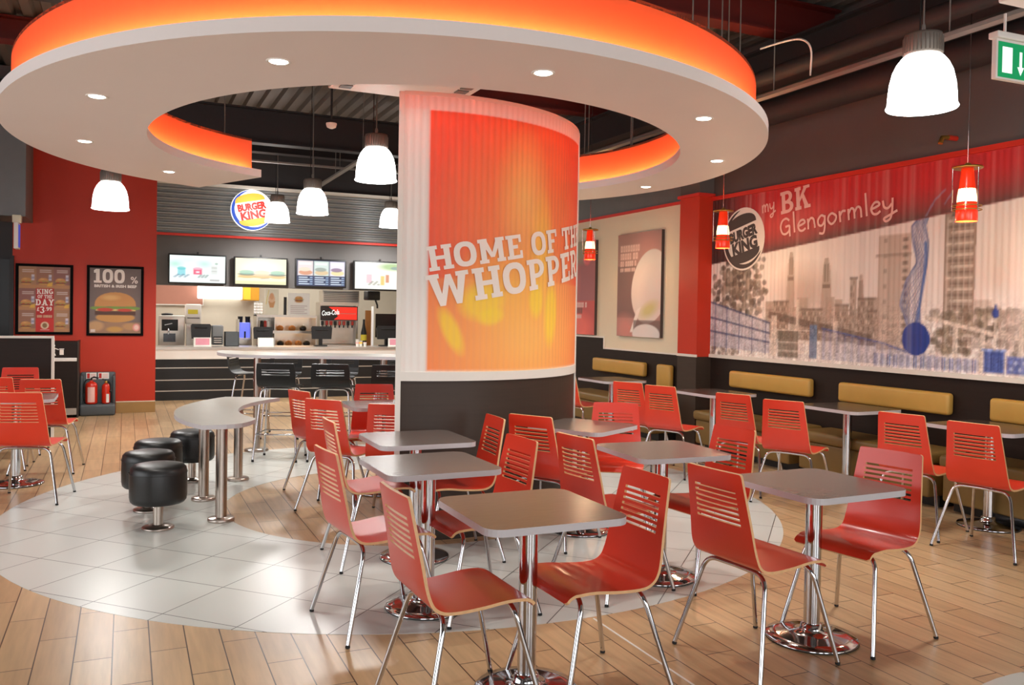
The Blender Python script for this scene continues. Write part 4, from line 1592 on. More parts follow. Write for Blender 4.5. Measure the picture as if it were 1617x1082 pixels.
x0, x1, z0, z1 = -.505, .232, 1.112, 2.11
w, h = x1 - x0, z1 - z0
cv = Canvas(0, w, 0, h, .008, (116, 100, 96))
cv.ell(w / 2, .5, .4, .5, (140, 116, 106), .6, soft=.8)
cv.rect(0, w, 0, .19, (168, 128, 98), .9)
cv.ell(.12, .14, .12, .09, (206, 160, 112), .8, soft=.4); cv.ell(.36, .09, .13, .05, (206, 156, 80), .9, soft=.4); cv.ell(.56, .13, .12, .06, (196, 150, 100), .8, soft=.4)
burger(cv, w / 2, .19, .60)
cv.ell(.645, .12, .05, .055, (226, 150, 140)); cv.ell(.645, .12, .03, .035, (240, 200, 186))
cv.rect(.05, .11, .05, .09, (226, 206, 196))
ex = []
ex += slab('100', .195, .085, .752, wid=.92)[0]
ex += slab('%', .10, .565, .752, wid=1.05)[0]
ex += sans('BRITISH & IRISH BEEF', .052, .095, .69, bold=.0022, width=.55)
poster(x0, x1, z0, z1, cv, [(ex, 'ink_white')], 'black framed poster of one large burger under big white figures, right one')

# ------------------------------------------------------------------ menu screens over the counter


def menu_screen(x0, x1, z0, z1, cv, lab):
    o = empty('menu_screen', ((x0 + x1) / 2, 15.06, (z0 + z1) / 2), 0, lab, 'screen', 'menu screens over the counter')
    w, h = x1 - x0, z1 - z0
    MB().box(-w / 2, w / 2, -.06, .0, -h / 2, h / 2, 'black_plastic', .01).build('casing', o)
    MB().grid(cv, lambda u, v: ((u - .5) * (w - .05), -.0615, (v - .5) * (h - .05)), 'screen_print').build('display', o)
    MB().box(-.05, .05, .0, .035, -.1, .1, 'black_plastic').build('wall_bracket', o)
    MB().box(-.015, .015, -.03, .0, h / 2, h / 2 + .04, 'black_plastic').build('sensor', o)
    return o


def scr(bg):
    return Canvas(0, 1, 0, 1, .016, bg)


c1 = scr((236, 250, 246))
c1.ell(.1, .68, .2, .2, (150, 226, 196), .7, soft=.9); c1.ell(.62, .7, .2, .2, (170, 232, 206), .7, soft=.9); c1.ell(.3, .85, .3, .2, (210, 246, 234), .7, soft=.9)
c1.rect(.14, .28, .25, .52, (130, 206, 216), .9); c1.ell(.21, .52, .08, .06, (90, 196, 200), .8)
c1.rect(.42, .58, .30, .52, (226, 96, 126)); c1.ell(.5, .52, .085, .05, (240, 170, 190), .9); c1.rect(.47, .53, .36, .42, (250, 230, 236))
for k in range(9):
    c1.ell(.09 + .03 * k, .2 + .04 * (k % 3), .03, .03, (100, 120, 150), .6); c1.ell(.52 + .02 * k, .2 + .04 * (k % 3), .025, .03, (110, 120, 120), .6)
c1.rect(.74, .86, .32, .64, (214, 218, 214), .9); c1.rect(.75, .85, .55, .58, (150, 156, 150), .6); c1.rect(.75, .85, .42, .45, (160, 160, 156), .6)
c1.rect(.72, .9, .06, .13, (150, 130, 130), .7); c1.ell(.84, .72, .03, .04, (120, 150, 130), .7)
menu_screen(.62, 1.53, 1.925, 2.415, c1, 'lit menu screen of iced drinks on pale green, leftmost of four')
c2 = scr((255, 244, 206))
c2.ell(.5, .6, .5, .4, (255, 252, 240), .9, soft=.7); c2.rect(0, 1, 0, .12, (240, 226, 170), .8)
for a in (.22, .52, .83):
    c2.ell(a, .30, .17, .07, (226, 190, 130), .9); c2.ell(a, .38, .18, .05, (96, 116, 110), .8) if a != .52 else c2.ell(a, .36, .16, .05, (240, 206, 170), .9)
    c2.ell(a, .46, .15, .08, (150, 200, 176) if a != .52 else (250, 226, 190), .8)
c2.line([(.05, .26), (.4, .26)], .02, (210, 180, 110), .8); c2.line([(.5, .22), (.66, .24)], .02, (110, 80, 120), .7)
menu_screen(1.645, 2.53, 1.925, 2.41, c2, 'lit menu screen of rolls on a cream ground, second from the left')
c3 = scr((28, 44, 84))
for k, bgc in enumerate(((226, 214, 214), (206, 220, 214), (226, 222, 236))):
    a = .02 + k * .33
    c3.rect(a, a + .31, .40, .97, bgc)
    c3.ell(a + .16, .52, .14, .1, ((206, 140, 100), (216, 186, 140), (230, 214, 150))[k], .9); c3.ell(a + .14, .64, .12, .08, ((226, 214, 190), (150, 160, 150), (140, 110, 140))[k], .9)
    c3.rect(a + .03, a + .27, .82, .9, (248, 246, 240), .8)
    for q in range(4):
        c3.rect(a + .02, a + .2 + .04 * (q % 2), .31 - q * .085, .345 - q * .085, (214, 230, 246), .95); c3.rect(a + .25, a + .3, .31 - q * .085, .345 - q * .085, (170, 200, 236), .9)
menu_screen(2.66, 3.55, 1.925, 2.42, c3, 'lit menu screen with navy price lists under three pictures, third from the left')
c4 = scr((252, 252, 240))
c4.ell(.75, .85, .4, .2, (150, 190, 110), .8, soft=.6); c4.ell(.8, .8, .1, .06, (120, 140, 160), .6)
c4.rect(.22, .33, .22, .55, (236, 190, 200), .9); c4.rect(.50, .58, .15, .5, (240, 196, 110), .95); c4.rect(.60, .67, .25, .55, (206, 130, 90), .9)
for k in range(7):
    c4.ell(.28 + .03 * k, .17 + .05 * (k % 3), .03, .03, (130, 130, 120), .7)
menu_screen(3.68, 4.66, 1.90, 2.425, c4, 'lit white menu screen cut off by the curved screen, rightmost of the four')

# round lit emblem on the cladding
o = empty('round_sign', (1.93, 15.06, 3.20), 0, 'round lit emblem with red words between gold bun halves above the menu screens', 'sign')
disc, blue, buns, words = bun_logo(0, 0, .335)
mb = MB()
n = 40
mb.prism([(.345 * math.cos(2 * PI * k / n), .345 * math.sin(2 * PI * k / n)) for k in range(n)], 0, .05, 'sign_halo')
for k in range(len(mb.v)):
    x, y, z = mb.v[k]
    mb.v[k] = (x, -z, y)
mb.polys(blue, lambda u, v: (u, -.0525, v), 'sign_blue').polys(buns, lambda u, v: (u, -.053, v), 'sign_gold').polys(words, lambda u, v: (u, -.0545, v), 'sign_red')
mb.build('sign_face', o)
MB().box(-.03, .03, .0, .02, -.15, .15, 'black_plastic').build('mount', o)
lamp('sign_glow', 'POINT', (1.93, 14.75, 3.2), 4, (1, .95, .9), shadow_soft_size=.2)

# ------------------------------------------------------------------ pendants


def make_dome():
    t = empty('dome_pendant', (0, 0, 0), 0, '', 'pendant lamp')
    MB().lathe([(.197, .0), (.202, .006), (.193, .022), (.190, .08), (.183, .15), (.168, .215), (.145, .265), (.118, .30), (.10, .315), (.096, .33)], 'lamp_white', n=36, cap=False).build('shade', t)
    h = MB().lathe([(.10, .315), (.108, .32), (.108, .425), (.104, .44), (.03, .45)], 'lamp_housing', n=30)
    for k in range(30):
        a = 2 * PI * k / 30
        h.tube([(.109 * math.cos(a), .109 * math.sin(a), .325), (.109 * math.cos(a), .109 * math.sin(a), .42)], .004, 'lamp_housing', 5)
    h.build('housing', t)
    MB().lathe([(.001, .03), (.186, .03), (.186, .034), (.001, .034)], 'lamp_white', n=30).build('diffuser', t)
    MB().tube([(0, 0, 0), (0, 0, 1)], .006, 'galvanised', 6).tube([(-.03, .0, 0), (-.028, .0, .3), (-.02, 0, 1)], .004, 'black_rubber', 6).build('suspension_cable', t, (0, 0, .45))
    MB().tube(smooth_path([(0, 0, .44), (.012, 0, .48), (0, 0, .51), (-.012, 0, .48), (0, 0, .44)]), .004, 'galvanised', 6).build('hook', t)
    return t


def hang(t):
    for ch in t.children:
        if ch.name.startswith('suspension_cable'):
            ch.scale.z = (DECK + .01 - t.location.z) / t.scale.z - ch.location.z


dome = make_dome()
DG = 'white dome pendants'
for x, y, z, lab in (
    (4.33, 3.68, 2.79, 'large white dome pendant hanging nearest the viewer on the right'),
    (2.17, 8.02, 2.77, 'white dome pendant just left of the curved screen, second largest'),
    (2.14, 10.92, 2.74, 'white dome pendant in mid row between the round sign and the screen'),
    (2.22, 14.20, 2.94, 'white dome pendant overlapping the right of the round sign'),
    (4.13, 14.25, 2.97, 'white dome pendant over the counter beside the edge of the screen'),
    (-.17, 10.85, 2.64, 'white dome pendant in front of the red wall, far left'),
):
    hang(place(dome, (x, y, z), 0, lab, DG))
    lamp('dome_beam', 'SPOT', (x, y, z + .02), 105 if x > 4.2 and y < 5 else 170, (1, .99, .96), (x, y, 0), spot_size=R(168), spot_blend=.6, shadow_soft_size=.16)


def make_red_pendant():
    t = empty('glass_pendant', (0, 0, 0), 0, '', 'pendant lamp')
    MB().lathe([(.062, -.17), (.064, -.165), (.062, -.10), (.055, -.05), (.045, .06), (.036, .15), (.034, .155)], 'red_glass', n=26, cap=False).build('glass_shade', t)
    MB().lathe([(.001, -.10), (.040, -.09), (.056, -.05), (.055, -.02), (.048, .03), (.036, .06), (.001, .07)], 'bulb_glow', n=20).build('glowing_bulb', t)
    d = MB().lathe([(.085, .155), (.09, .160), (.085, .168), (.02, .17), (.015, .19)], 'brass', n=26)
    d.build('top_disc', t)
    for k in range(3):
        a = 2 * PI * k / 3 + .4
        MB().tube([(.084 * math.cos(a), .084 * math.sin(a), .16), (.084 * math.cos(a), .084 * math.sin(a), -.11)], .0032, 'chrome', 6).build('cage_wire', t)
    for zz in (-.075, -.10):
        rp = [(.084 * math.cos(2 * PI * k / 24), .084 * math.sin(2 * PI * k / 24), zz) for k in range(25)]
        MB().tube(rp, .0035, 'brass', 6).build('cage_ring', t)
    MB().tube([(0, 0, 0), (0, 0, 1)], .003, 'chrome', 6).build('suspension_cable', t, (0, 0, .19))
    return t


rp_ = make_red_pendant()
rp_.scale = (1.15, 1.15, 1.15)
for x, y, z, lab in (
    (5.45, 4.23, 2.43, 'small red glass pendant at the right, in front of the mural band'),
    (5.60, 7.15, 2.43, 'small red glass pendant in front of the round mural emblem'),
    (5.42, 9.60, 2.43, 'small red glass pendant beside the right edge of the curved screen'),
):
    hang(place(rp_, (x, y, z), 0, lab, 'small red pendants over the bench tables'))
    lamp('pendant_glow', 'POINT', (x, y, z - .22), 11, (1, .7, .4), shadow_soft_size=.05)

# ------------------------------------------------------------------ exit sign, batten light, ceiling unit, detectors
o = empty('exit_sign', (4.37, 3.06, 2.905), R(-2), 'green hanging exit sign with door and down arrow at the top right', 'sign')
MB().box(-.24, .24, -.015, .015, -.11, .10, 'white_paint', .004).build('panel', o)
mb = MB().polys([rc(-.23, -.1, .23, .085)], lambda u, v: (u, -.0165, v), 'exit_green')
mb.polys([rc(-.20, -.075, -.125, .06)], lambda u, v: (u, -.0175, v), 'exit_white')
mb.polys([rc(-.072, -.045, -.052, .045), [(-.087, -.035), (-.062, -.08), (-.037, -.035)]], lambda u, v: (u, -.0175, v), 'exit_white')
# running figure
mb.polys([[(.05 + .02 * math.cos(PI * k / 6), .055 + .02 * math.sin(PI * k / 6)) for k in range(12)]], lambda u, v: (u, -.0175, v), 'exit_white')
mb.polys(ribbon([(.05, .03), (.03, -.02)], .03) + ribbon([(.03, -.02), (.06, -.045), (.05, -.08)], .016) + ribbon([(.03, -.02), (.0, -.05), (-.02, -.05)], .016) + ribbon([(.05, .025), (.085, .0)], .012) + ribbon([(.045, .025), (.01, .015), (.0, -.01)], .012), lambda u, v: (u, -.0178, v), 'exit_white')
mb.build('pictogram_face', o)
MB().box(-.25, .25, -.03, .03, .10, .135, 'white_paint', .006).build('lamp_housing', o)
MB().box(-.17, -.16, -.005, .005, .135, .24, 'white_paint').box(.16, .17, -.005, .005, .135, .24, 'white_paint').build('bracket', o)
o = empty('batten_light', (4.46, 3.02, 3.225), R(-2), 'white batten fitting right above the green exit sign', 'light fitting')
MB().box(-.30, .45, -.05, .05, -.03, .04, 'white_paint', .012).build('body', o)
MB().tube([(-.1, 0, .04), (-.1, 0, DECK - 3.225)], .006, 'galvanised', 6).tube([(.3, 0, .04), (.3, 0, DECK - 3.225)], .006, 'galvanised', 6).build('hanger_rod', o)
o = empty('sprinkler_head', (XM, 5.05, 3.06), 0, 'small red and brass sprinkler head on the black wall beside the large pendant', 'sprinkler')
MB().tube([(0, 0, 0), (-.10, 0, 0)], .022, 'ext_red', 10).build('pipe_end', o)
MB().tube([(-.10, 0, 0), (-.17, 0, -.01), (-.19, 0, -.06)], .02, 'brass', 10).build('nozzle', o)
o = empty('ceiling_unit', (2.12, 6.83, 3.40), 0, 'white ceiling air conditioning cassette showing between the canopy and the screen', 'air conditioner')
MB().box(-.53, .53, -.38, .38, .02, .28, 'mid_grey', .02).build('body', o)
MB().box(-.58, .58, -.43, .43, 0, .03, 'white_paint', .01).build('fascia', o)
for sx in (-1, 1):
    mb = MB()
    for k in range(5):
        mb.box(sx * .46 - .05, sx * .46 + .05, -.34 + k * .145, -.24 + k * .145, -.008, .0, 'mid_grey')
    mb.build('grille', o)
MB().tube([(-.4, 0, .28), (-.4, 0, DECK - 3.4)], .008, 'galvanised', 6).tube([(.4, 0, .28), (.4, 0, DECK - 3.4)], .008, 'galvanised', 6).build('hanger_rod', o)
o = empty('smoke_detector', (2.08, 9.6, 3.62), 0, 'white round smoke detector on a bracket beside the screen top', 'smoke detector')
MB().lathe([(.02, -.06), (.05, -.045), (.06, -.015), (.06, 0)], 'white_paint', n=20).build('body', o)
MB().tube([(0, 0, 0), (0, 0, DECK - 3.62)], .012, 'dark_paint', 8).build('drop_rod', o)
o = empty('exit_sign', (-1.27, 12.52, 2.60), R(90), 'small blue-white blade sign seen edge-on under the grey bulkhead, far left', 'sign')
MB().box(-.12, .12, -.025, .025, -.36, -.03, 'white_paint', .006).build('panel', o)
MB().polys([rc(-.11, -.34, .11, -.05)], lambda u, v: (u, -.0265, v), 'sign_blue').build('face', o)
MB().box(-.06, .06, -.05, .05, -.03, .07, 'cream_paint', .01).build('lamp_housing', o)

# ------------------------------------------------------------------ far left: partition, bin, extinguishers
o = empty('partition', (-2.0, 11.0, 0), 0, 'dark half-height partition with pale edge trim at the far left', 'partition')
MB().box(-1.4, 1.235, -.03, .03, 0, 1.155, 'dark_wood').build('panel', o)
MB().box(-1.4, 1.26, -.036, .036, 1.155, 1.18, 'white_trim').box(1.235, 1.262, -.036, .036, 0, 1.155, 'white_trim').build('edge_trim', o)
o = empty('litter_bin_unit', (-.765, 13.28, 0), 0, 'dark brown bin cabinet with white push flap against the red wall', 'bin')
MB().box(-.17, .17, -.19, .20, .05, 1.04, 'dark_wood').build('cabinet', o)
MB().box(-.185, -.165, -.2, .21, 0, 1.05, 'panel_wood').box(.165, .185, -.2, .21, 0, 1.05, 'panel_wood').build('side_panel', o)
MB().box(-.16, .16, -.21, -.19, .77, .82, 'white_paint', .008).build('push_flap', o)
MB().box(-.16, .16, -.2, -.18, .04, .13, 'stainless').build('kick_plate', o)
pk = [[(-.12 + .018 * math.cos(PI * k / 6), .985 + .018 * math.sin(PI * k / 6)) for k in range(12)]] + ribbon([(-.12, .96), (-.12, .90), (-.13, .85)], .03) + ribbon([(-.11, .95), (-.06, .93)], .012) + [rc(-.05, .86, .0, .93), rc(-.055, .935, .005, .945)] + ribbon([(-.12, .9), (-.1, .85)], .014)
MB().polys(pk, lambda u, v: (u, -.191, v), 'ink_white').build('pictogram', o)
o = empty('extinguisher_stand', (-.35, 13.34, 0), 0, 'grey plastic floor stand for fire extinguishers against the red wall', 'stand')
MB().box(-.225, .225, -.14, .13, 0, .16, 'grey_plastic', .03).build('base', o)
MB().box(-.225, .225, .08, .13, .14, .60, 'grey_plastic', .04).build('back_panel', o)
MB().box(-.225, -.185, -.02, .12, .12, .56, 'grey_plastic', .02).build('side_wing', o)
MB().box(.185, .225, -.02, .12, .12, .56, 'grey_plastic', .02).build('side_wing', o)
for a, b in ((-.15, -.02), (.0, .14)):
    s_ = MB().box(a, b, .074, .08, .50, .59, 'paper_white')
    s_.polys([rc(a + .01, .51, a + .045, .58)], lambda u, v: (u, .0735, v), 'ink_red')
    s_.polys([rc(a + .055, .515 + k * .022, b - .01, .527 + k * .022) for k in range(3)], lambda u, v: (u, .0735, v), 'ink_pink')
    s_.build('instruction_sign', o)
o = empty('fire_extinguisher', (-.43, 13.30, .1605), 0, 'large red fire extinguisher on the left of the grey stand', 'fire extinguisher', 'fire extinguishers in the grey stand')
MB().lathe([(.06, 0), (.075, .008), (.078, .03), (.078, .25), (.07, .285), (.045, .305), (.025, .312), (.02, .33)], 'ext_red', n=26).build('cylinder', o)
lb = MB()
for k in range(8):
    a = R(-130 + k * 10)
lb.loft([[(.0786 * math.cos(R(-125 + 70 * k / 8)), .0786 * math.sin(R(-125 + 70 * k / 8)), z) for z in (.03, .24)] for k in range(9)], 'ink_pink', False, False, False)
lb.build('label_sheet', o)
MB().tube([(0, 0, .32), (0, 0, .36), (.03, 0, .375), (.09, 0, .36)], .012, 'black_plastic', 8).tube([(0, 0, .34), (.06, 0, .34)], .008, 'chrome', 8).build('valve_handle', o)
MB().tube(smooth_path([(-.015, 0, .345), (-.06, -.01, .34), (-.09, -.01, .28), (-.088, -.01, .15)]), .009, 'black_rubber', 8).build('hose', o)
o = empty('fire_extinguisher', (-.245, 13.30, .1605), 0, 'slim red fire extinguisher on the right of the grey stand', 'fire extinguisher', 'fire extinguishers in the grey stand')
MB().lathe([(.04, 0), (.052, .006), (.054, .03), (.054, .23), (.046, .265), (.025, .285), (.016, .29), (.016, .31)], 'ext_red', n=24).build('cylinder', o)
MB().polys([rc(.005, .02, .04, .14)], lambda u, v: (u, -.0545, v), 'paper_white').build('label_sheet', o)
MB().tube([(0, 0, .30), (.0, 0, .335), (-.05, 0, .345)], .01, 'black_plastic', 8).lathe([(.02, .29), (.022, .31), (.014, .32)], 'brass', n=14).build('valve_handle', o)
MB().tube(smooth_path([(.012, 0, .31), (.05, -.01, .29), (.062, -.02, .2), (.055, -.045, .17)]), .012, 'black_rubber', 8).build('horn', o)

# ------------------------------------------------------------------ service counter
o = empty('service_counter', (3.2, 15.1, 0), 0, 'long service counter with pale top and black panelled front below the menu screens', 'counter')
MB().box(-2.79, 2.9, -.03, .68, .84, .88, 'stainless').build('worktop', o)
MB().box(-2.79, 2.9, -.02, .0, .68, .84, 'white_paint').box(-2.79, 2.9, -.035, -.02, .68, .70, 'white_trim').build('apron', o)
MB().box(-2.79, 2.9, .0, .6, .0, .68, 'black_gloss').build('front_panel', o)
for z in (.156, .335, .535):
    MB().box(-2.79, 2.9, -.006, .0, z - .008, z + .008, 'stainless').build('steel_strip', o)
o = empty('back_counter', (2.9, 16.9, 0), 0, 'stainless back counter carrying the kitchen machines behind the service counter', 'counter')
MB().box(-2.45, 3.0, -.9, .0, .78, .82, 'stainless').build('worktop', o)
MB().box(-2.45, 3.0, -.85, .0, 0, .78, 'stainless').build('cabinet', o)


def kit(name, x0, x1, y, z0, lab, cat, group=None):
    """thing with its own frame: x from 0 to its width, y forward is negative, z up"""
    return empty(name, (x0, y, z0), 0, lab, cat, group), x1 - x0


ZB, ZF = .82, .88
o, w = kit('ice_cream_machine', .53, .97, 16.6, ZB, 'silver soft-serve machine with black front at the left end of the kitchen', 'machine')
MB().box(0, w, -.25, .2, .02, .57, 'stainless', .02).build('body', o)
MB().box(.05, w - .12, -.265, -.25, .30, .50, 'black_gloss', .006).build('control_panel', o)
MB().box(.08, w - .16, -.262, -.25, .10, .25, 'screen_dark').build('drip_recess', o)
MB().tube([(.16, -.27, .33), (.16, -.31, .30), (.16, -.31, .24)], .016, 'chrome', 8).tube([(.10, -.29, .40), (.22, -.29, .43)], .008, 'chrome', 6).build('dispense_tap', o)
MB().lathe([(.09, .57), (.10, .58), (.10, .60), (.03, .61)], 'black_plastic', (.15, -.02, 0), 18).build('hopper_lid', o)
o, w = kit('dispenser_box', .99, 1.26, 16.75, ZB, 'white dispenser box with yellow label above the first till', 'dispenser')
MB().box(0, w, -.16, .12, .42, .78, 'white_paint', .02).build('body', o)
MB().box(.04, w - .06, -.163, -.16, .60, .68, 'yellow_card').build('label_plate', o)
MB().box(.03, w - .03, -.165, -.16, .52, .535, 'ink_dark').build('slot', o)
MB().box(.02, w - .02, -.1, .12, 0, .42, 'stainless').build('pedestal', o)


def pos(x0, x1, y, lab, screen_h=.26, z0=ZF):
    o, w = kit('till', x0, x1, y, z0, lab, 'till', 'tills on the service counter')
    MB().box(.08, w - .08, .0, .14, 0, .02, 'black_plastic').box(w / 2 - .03, w / 2 + .03, .04, .1, .02, .16, 'black_plastic').build('stand', o)
    mb = MB()
    z1 = screen_h + .12
    mb.loft([[(.015, -.03, .13), (w - .015, -.03, .13), (w, -.03, z1 - .03), (w - .02, -.03, z1), (.02, -.03, z1), (0, -.03, z1 - .03)],
             [(.04, .10, .15), (w - .04, .10, .15), (w - .03, .12, z1 - .05), (w - .05, .12, z1 - .03), (.05, .12, z1 - .03), (.03, .12, z1 - .05)]], 'black_plastic', False)
    mb.build('monitor_back', o)
    MB().tube([(w * .2, -.035, z1 - .06), (w * .8, -.035, z1 - .06)], .012, 'black_gloss', 8).build('grip', o)
    return o


pos(1.0, 1.33, 15.42, 'black till at the left of the counter behind a pink card', .26)
pos(2.02, 2.36, 15.42, 'black till behind a plain white card, second from the left', .22)
pos(3.02, 3.40, 15.42, 'black rounded till in front of the red soft drink dispenser', .24)
pos(4.22, 4.65, 15.42, 'black till at the right, beside the edge of the curved screen', .26)


def card(x0, x1, lab, m):
    o, w = kit('card_holder', x0, x1, 15.22, ZF, lab, 'card holder', 'card holders on the counter')
    MB().box(0, w, 0, .06, 0, .012, 'paper_white').build('foot', o)
    MB().box(0, w, .02, .03, .012, .155, 'paper_white').build('backing', o)
    MB().polys([rc(.03, .03, w - .03, .14)], lambda u, v: (u, .0185, v), m).build('card_sheet', o)


card(1.04, 1.32, 'white holder with pink card in front of the left till', 'pink_card')
card(2.08, 2.35, 'white holder with plain card in front of the second till', 'menu_white')
card(4.40, 4.66, 'white holder with pink card beside the right edge of the counter view', 'pink_card')
o, w = kit('payment_unit', 1.345, 1.53, 15.42, ZF, 'grey coin dispenser right of the first till', 'machine')
MB().box(0, w, -.02, .2, .02, .36, 'mid_grey', .025).build('body', o)
MB().box(.02, w - .02, -.026, -.02, .04, .17, 'black_plastic').build('lower_panel', o)
for k in range(3):
    MB().box(.03, w - .03, -.032, -.026, .06 + k * .035, .075 + k * .035, 'stainless').build('slot_bar', o)
o, w = kit('storage_box', 1.56, 1.79, 15.42, ZF, 'dark grey open box on the counter left of the second till', 'box')
mb = MB().box(0, w, 0, .22, 0, .01, 'black_plastic')
for b in ((0, w, 0, .01), (0, w, .21, .22), (0, .01, 0, .22), (w - .01, w, 0, .22)):
    mb.box(*b, .01, .25, 'grey_plastic')
mb.build('box_walls', o)
o, w = kit('slush_machine', 1.85, 2.10, 16.3, ZB, 'slim drinks machine with violet lit front behind the dark box', 'machine')
MB().box(0, w, -.15, .15, .0, .16, 'stainless', .01).box(0, .03, -.15, .15, .16, .52, 'stainless').box(w - .03, w, -.15, .15, .16, .52, 'stainless').build('body', o)
MB().box(.035, w - .035, -.12, .1, .18, .46, 'blue_glow', .02).build('lit_tank', o)
MB().tube([(w / 2, -.16, .3), (w / 2, -.16, .18)], .015, 'black_plastic', 8).build('tap', o)
MB().lathe([(.04, .46), (.045, .56), (.05, .57)], 'black_plastic', (.06, 0, 0), 14).lathe([(.04, .46), (.045, .56), (.05, .57)], 'black_plastic', (w - .06, 0, 0), 14).build('lid', o)
o, w = kit('burger_chute', 2.17, 3.26, 16.3, ZB, 'two-tier stainless heated food chute glowing amber behind the counter', 'food warmer')
mb = MB()
for z in (0.02, .30, .585):
    mb.box(0, w, -.22, .22, z, z + .02, 'stainless')
mb.box(0, .02, -.22, .22, 0, .605, 'stainless').box(w - .02, w, -.22, .22, 0, .605, 'stainless').box(0, w, .20, .22, .02, .6, 'stainless').box(.32, .335, -.2, .2, .02, .6, 'stainless')
mb.box(0, w, -.235, -.22, .27, .32, 'stainless').box(0, w, -.235, -.22, .56, .61, 'stainless').box(0, w, -.235, -.22, 0, .05, 'stainless')
mb.build('shelf_frame', o)
for z in (.285, .57):
    MB().box(.36, w - .06, -.1, .1, z - .012, z, 'amber_glow').build('heat_lamp', o)
for q, (xx, z) in enumerate(((.45, .05), (.60, .05), (.78, .05), (.93, .05), (.44, .33), (.66, .33), (.86, .33))):
    p = empty('wrapped_burger', (2.17 + xx, 16.22, ZB + z - .01), 0, ('wrapped burger in the lower tier of the food chute', 'wrapped burger in the upper tier of the food chute')[q > 3], 'food', ('wrapped burgers, lower tier', 'wrapped burgers, upper tier')[q > 3])
    MB().lathe([(.045, 0), (.062, .015), (.065, .05), (.05, .08), (.015, .095)], 'bun_brown' if q % 3 else 'black_plastic', n=14).build('wrapper', p)
    MB().lathe([(.015, .092), (.022, .10), (.012, .108)], 'paper_white', n=8).build('twist', p)
for q in range(4):
    tag(MB().lathe([(.02, 0), (.024, .01), (.026, .16), (.018, .18)], ('ink_white', 'black_plastic', 'ext_red', 'paper_white')[q], (0, 0, 0), 12).build('sauce_bottle', loc=(2.22 + q * .06, 16.2, ZB + .32)),
        ('pale sauce bottle leftmost in the chute compartment', 'black sauce bottle in the chute compartment', 'red sauce bottle in the chute compartment', 'white sauce bottle beside the amber tier')[q], 'bottle', 'sauce bottles in the chute')
o, w = kit('menu_board', 2.78, 3.19, 16.42, 1.425, 'small white menu board with a burger picture standing on the food chute', 'board')
cv = Canvas(0, w, 0, .42, .012, (246, 242, 236))
burger(cv, w * .5, .24, .17)
for q in range(5):
    cv.rect(.05, w - .05 - .05 * (q % 2), .03 + q * .035, .045 + q * .035, (176, 150, 150), .7)
MB().box(0, w, .0, .015, 0, .42, 'paper_white').grid(cv, lambda u, v: (u, -.002, v), 'poster_print').build('printed_panel', o)
MB().box(-.07, -.02, 0, .05, 0, .34, 'black_plastic').build('side_post', o)
o, w = kit('show_card', 2.36, 2.61, 16.42, 1.425, 'tilted show card with an ice cream picture on top of the food chute', 'card')
cv = Canvas(0, w, 0, .48, .012, (240, 234, 214))
cv.poly([(.09, .14), (.16, .14), (.19, .26), (.06, .26)], (216, 160, 110)); cv.ell(.125, .30, .06, .07, (236, 196, 160)); cv.ell(.125, .35, .04, .06, (226, 170, 130))
cv.line([(.02, .2), (.07, .46)], .012, (236, 210, 110))
MB().box(0, w, .0, .012, 0, .48, 'paper_white').grid(cv, lambda u, v: (u, -.002, v), 'poster_print').build('printed_panel', o)
MB().box(.05, w - .05, .012, .1, 0, .01, 'paper_white').build('strut', o)
for k in range(3):
    c = empty('cup_stack', (2.18 + k * .055, 16.36, 1.425), 0, ('leftmost white cup stack on the food chute', 'middle white cup stack on the food chute', 'right-hand white cup stack on the food chute')[k], 'cups', 'cup stacks on the food chute')
    mb = MB()
    for q in range(9):
        mb.lathe([(.020, q * .026), (.026, q * .026 + .03), (.027, q * .026 + .031)], 'paper_white' if q % 2 == 0 else 'menu_white', n=14)
    mb.build('cups', c)
# soft drink dispenser
o, w = kit('drink_dispenser', 3.30, 4.15, 16.4, ZB, 'soft drink dispenser with red lit script panel behind the third till', 'machine')
MB().box(.04, w - .08, -.2, .2, .0, .07, 'stainless', .01).build('drip_tray', o)
MB().box(.04, w - .08, .0, .2, .07, .80, 'stainless').box(.04, .08, -.2, .0, .07, .80, 'stainless').box(w - .12, w - .08, -.2, .0, .07, .80, 'stainless').build('body', o)
mb = MB().box(.05, w - .09, -.22, .0, .52, .79, 'black_plastic')
mb.polys([rc(.065, .535, w - .105, .775)], lambda u, v: (u, -.222, v), 'coke_red')
mb.polys([[(.065, .535), (.30, .535), (.38, .60), (.30, .70), (.20, .775), (.065, .775)]], lambda u, v: (u, -.223, v), 'ink_dark')
mb.polys(sans('Coca-Cola', .13, .075, .61, R(5), bold=.003, shear=.3, width=.33), lambda u, v: (u, -.2245, v), 'exit_white')
mb.polys([rc(.40, .645, w - .13, .655)], lambda u, v: (u, -.2245, v), 'ink_pink')
mb.build('lit_panel', o)
for q in range(8):
    f = MB().box(.085 + q * .082 - .022, .085 + q * .082 + .022, -.23, -.16, .43, .51, 'ext_red' if q % 3 else 'black_plastic', .006).build('valve', o)
    MB().lathe([(.012, .38), (.014, .43)], 'black_plastic', (.085 + q * .082, -.19, 0), 10).build('nozzle', f)
mb = MB().box(.10, w - .05, -.15, .2, .86, 1.09, 'stainless')
for q in range(6):
    mb.box(.12, w - .07, -.16, -.15, .875 + q * .034, .893 + q * .034, 'mid_grey')
mb.box(.04, w - .06, -.18, .2, .80, .86, 'stainless')
mb.build('top_vent', o)
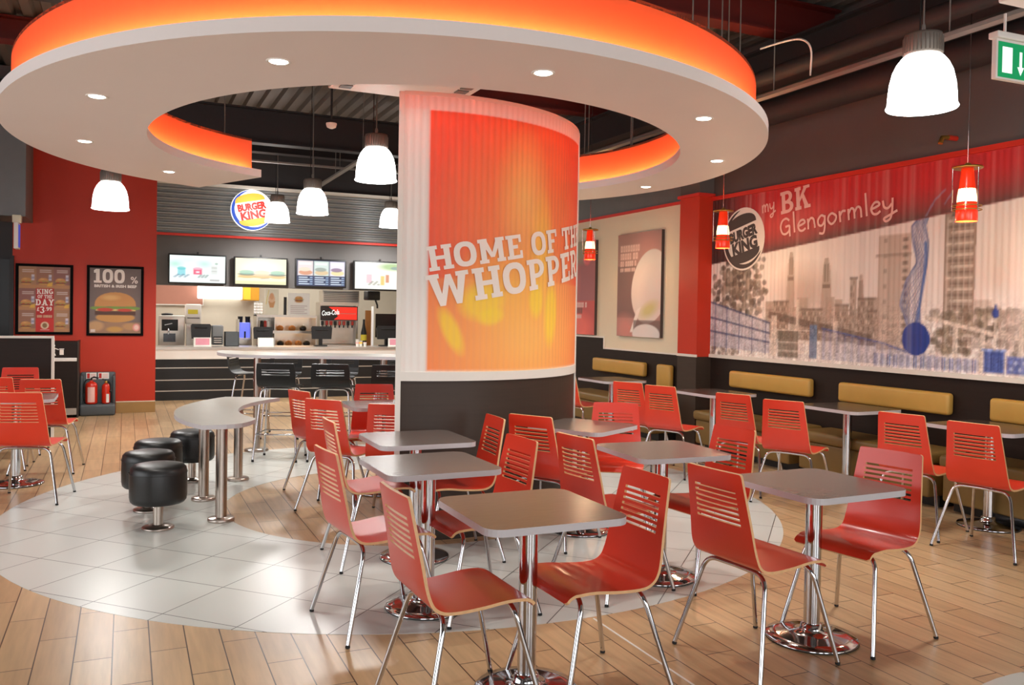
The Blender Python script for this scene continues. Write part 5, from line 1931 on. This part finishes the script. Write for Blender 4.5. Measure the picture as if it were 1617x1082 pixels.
for k in range(3):
    c = empty('paper_cup', (3.84 + k * .07, 15.30 + .03 * (k % 2), ZF), 0, ('paper cup stack on the counter under the drink dispenser', 'paper cup with gold emblem, middle one on the counter', 'paper cup nearest the drink dispenser edge')[k], 'cup', 'paper cups on the counter')
    MB().lathe([(.024, 0), (.032, .13 - .03 * k), (.034, .132 - .03 * k)], 'paper_white', n=16).build('cup_body', c)
    MB().lathe([(.029, .05), (.0305, .08)], 'sign_gold' if k == 1 else 'ink_pink', n=16, cap=False).build('cup_print', c)
o = empty('sauce_bottle', (4.11, 15.9, ZB + .0), 0, 'green and yellow bottle standing right of the drink dispenser', 'bottle')
MB().lathe([(.05, 0), (.055, .01), (.055, .30), (.03, .40), (.02, .48), (.02, .55)], 'black_plastic', n=18).build('bottle_body', o)
MB().lathe([(.056, .15), (.056, .26)], 'yellow_card', n=18, cap=False).build('label_band', o)
o, w = kit('pass_frame', 4.22, 4.95, 16.2, ZB, 'dark pass-through opening with wooden post at the right of the kitchen', 'frame')
MB().box(0, .10, -.02, .04, 0, .72, 'bun_brown').box(.12, .15, -.03, .02, 0, .80, 'menu_white').build('post', o)
MB().box(.20, w, .0, .03, .2, .66, 'screen_dark').build('dark_panel', o)
o = empty('speaker', (4.16, 15.55, 1.70), R(12), 'black loudspeaker hanging under the menu fascia at the right', 'speaker')
MB().box(-.13, .13, -.1, .08, .03, .20, 'black_plastic', .02).build('case', o)
MB().tube([(.08, 0, .03), (.12, 0, -.06), (.12, 0, -.12)], .018, 'black_plastic', 8).build('bracket', o)
# kitchen wall fittings
o = empty('light_panel', (1.82, 18.19, 1.92), 0, 'wide brightly lit white hood on the kitchen back wall', 'kitchen hood')
MB().box(-.52, .50, -.25, .0, -.20, .26, 'kitchen_panel_lit', .02).build('lit_face', o)
MB().box(-.54, .52, -.27, .0, .26, .60, 'stainless').build('canopy_top', o)
o = empty('wall_board', (1.0, 18.18, 1.80), 0, 'dull red panel on the kitchen back wall above the ice cream machine', 'panel')
MB().box(-.48, .40, -.03, .0, -.20, .22, 'terracotta').build('face', o)
MB().box(-.50, .42, -.035, -.03, -.22, -.20, 'white_trim').box(.40, .42, -.035, -.03, -.2, .22, 'white_trim').build('edge_strip', o)
o = empty('wall_cabinet', (2.30, 17.9, 1.70), 0, 'orange wall cabinet beside the lit kitchen hood', 'cabinet')
MB().box(-.17, .15, -.1, .28, 0, .5, 'orange_plastic', .01).build('body', o)
MB().box(-.16, -.02, -.106, -.1, .02, .48, 'yellow_card').build('door', o)
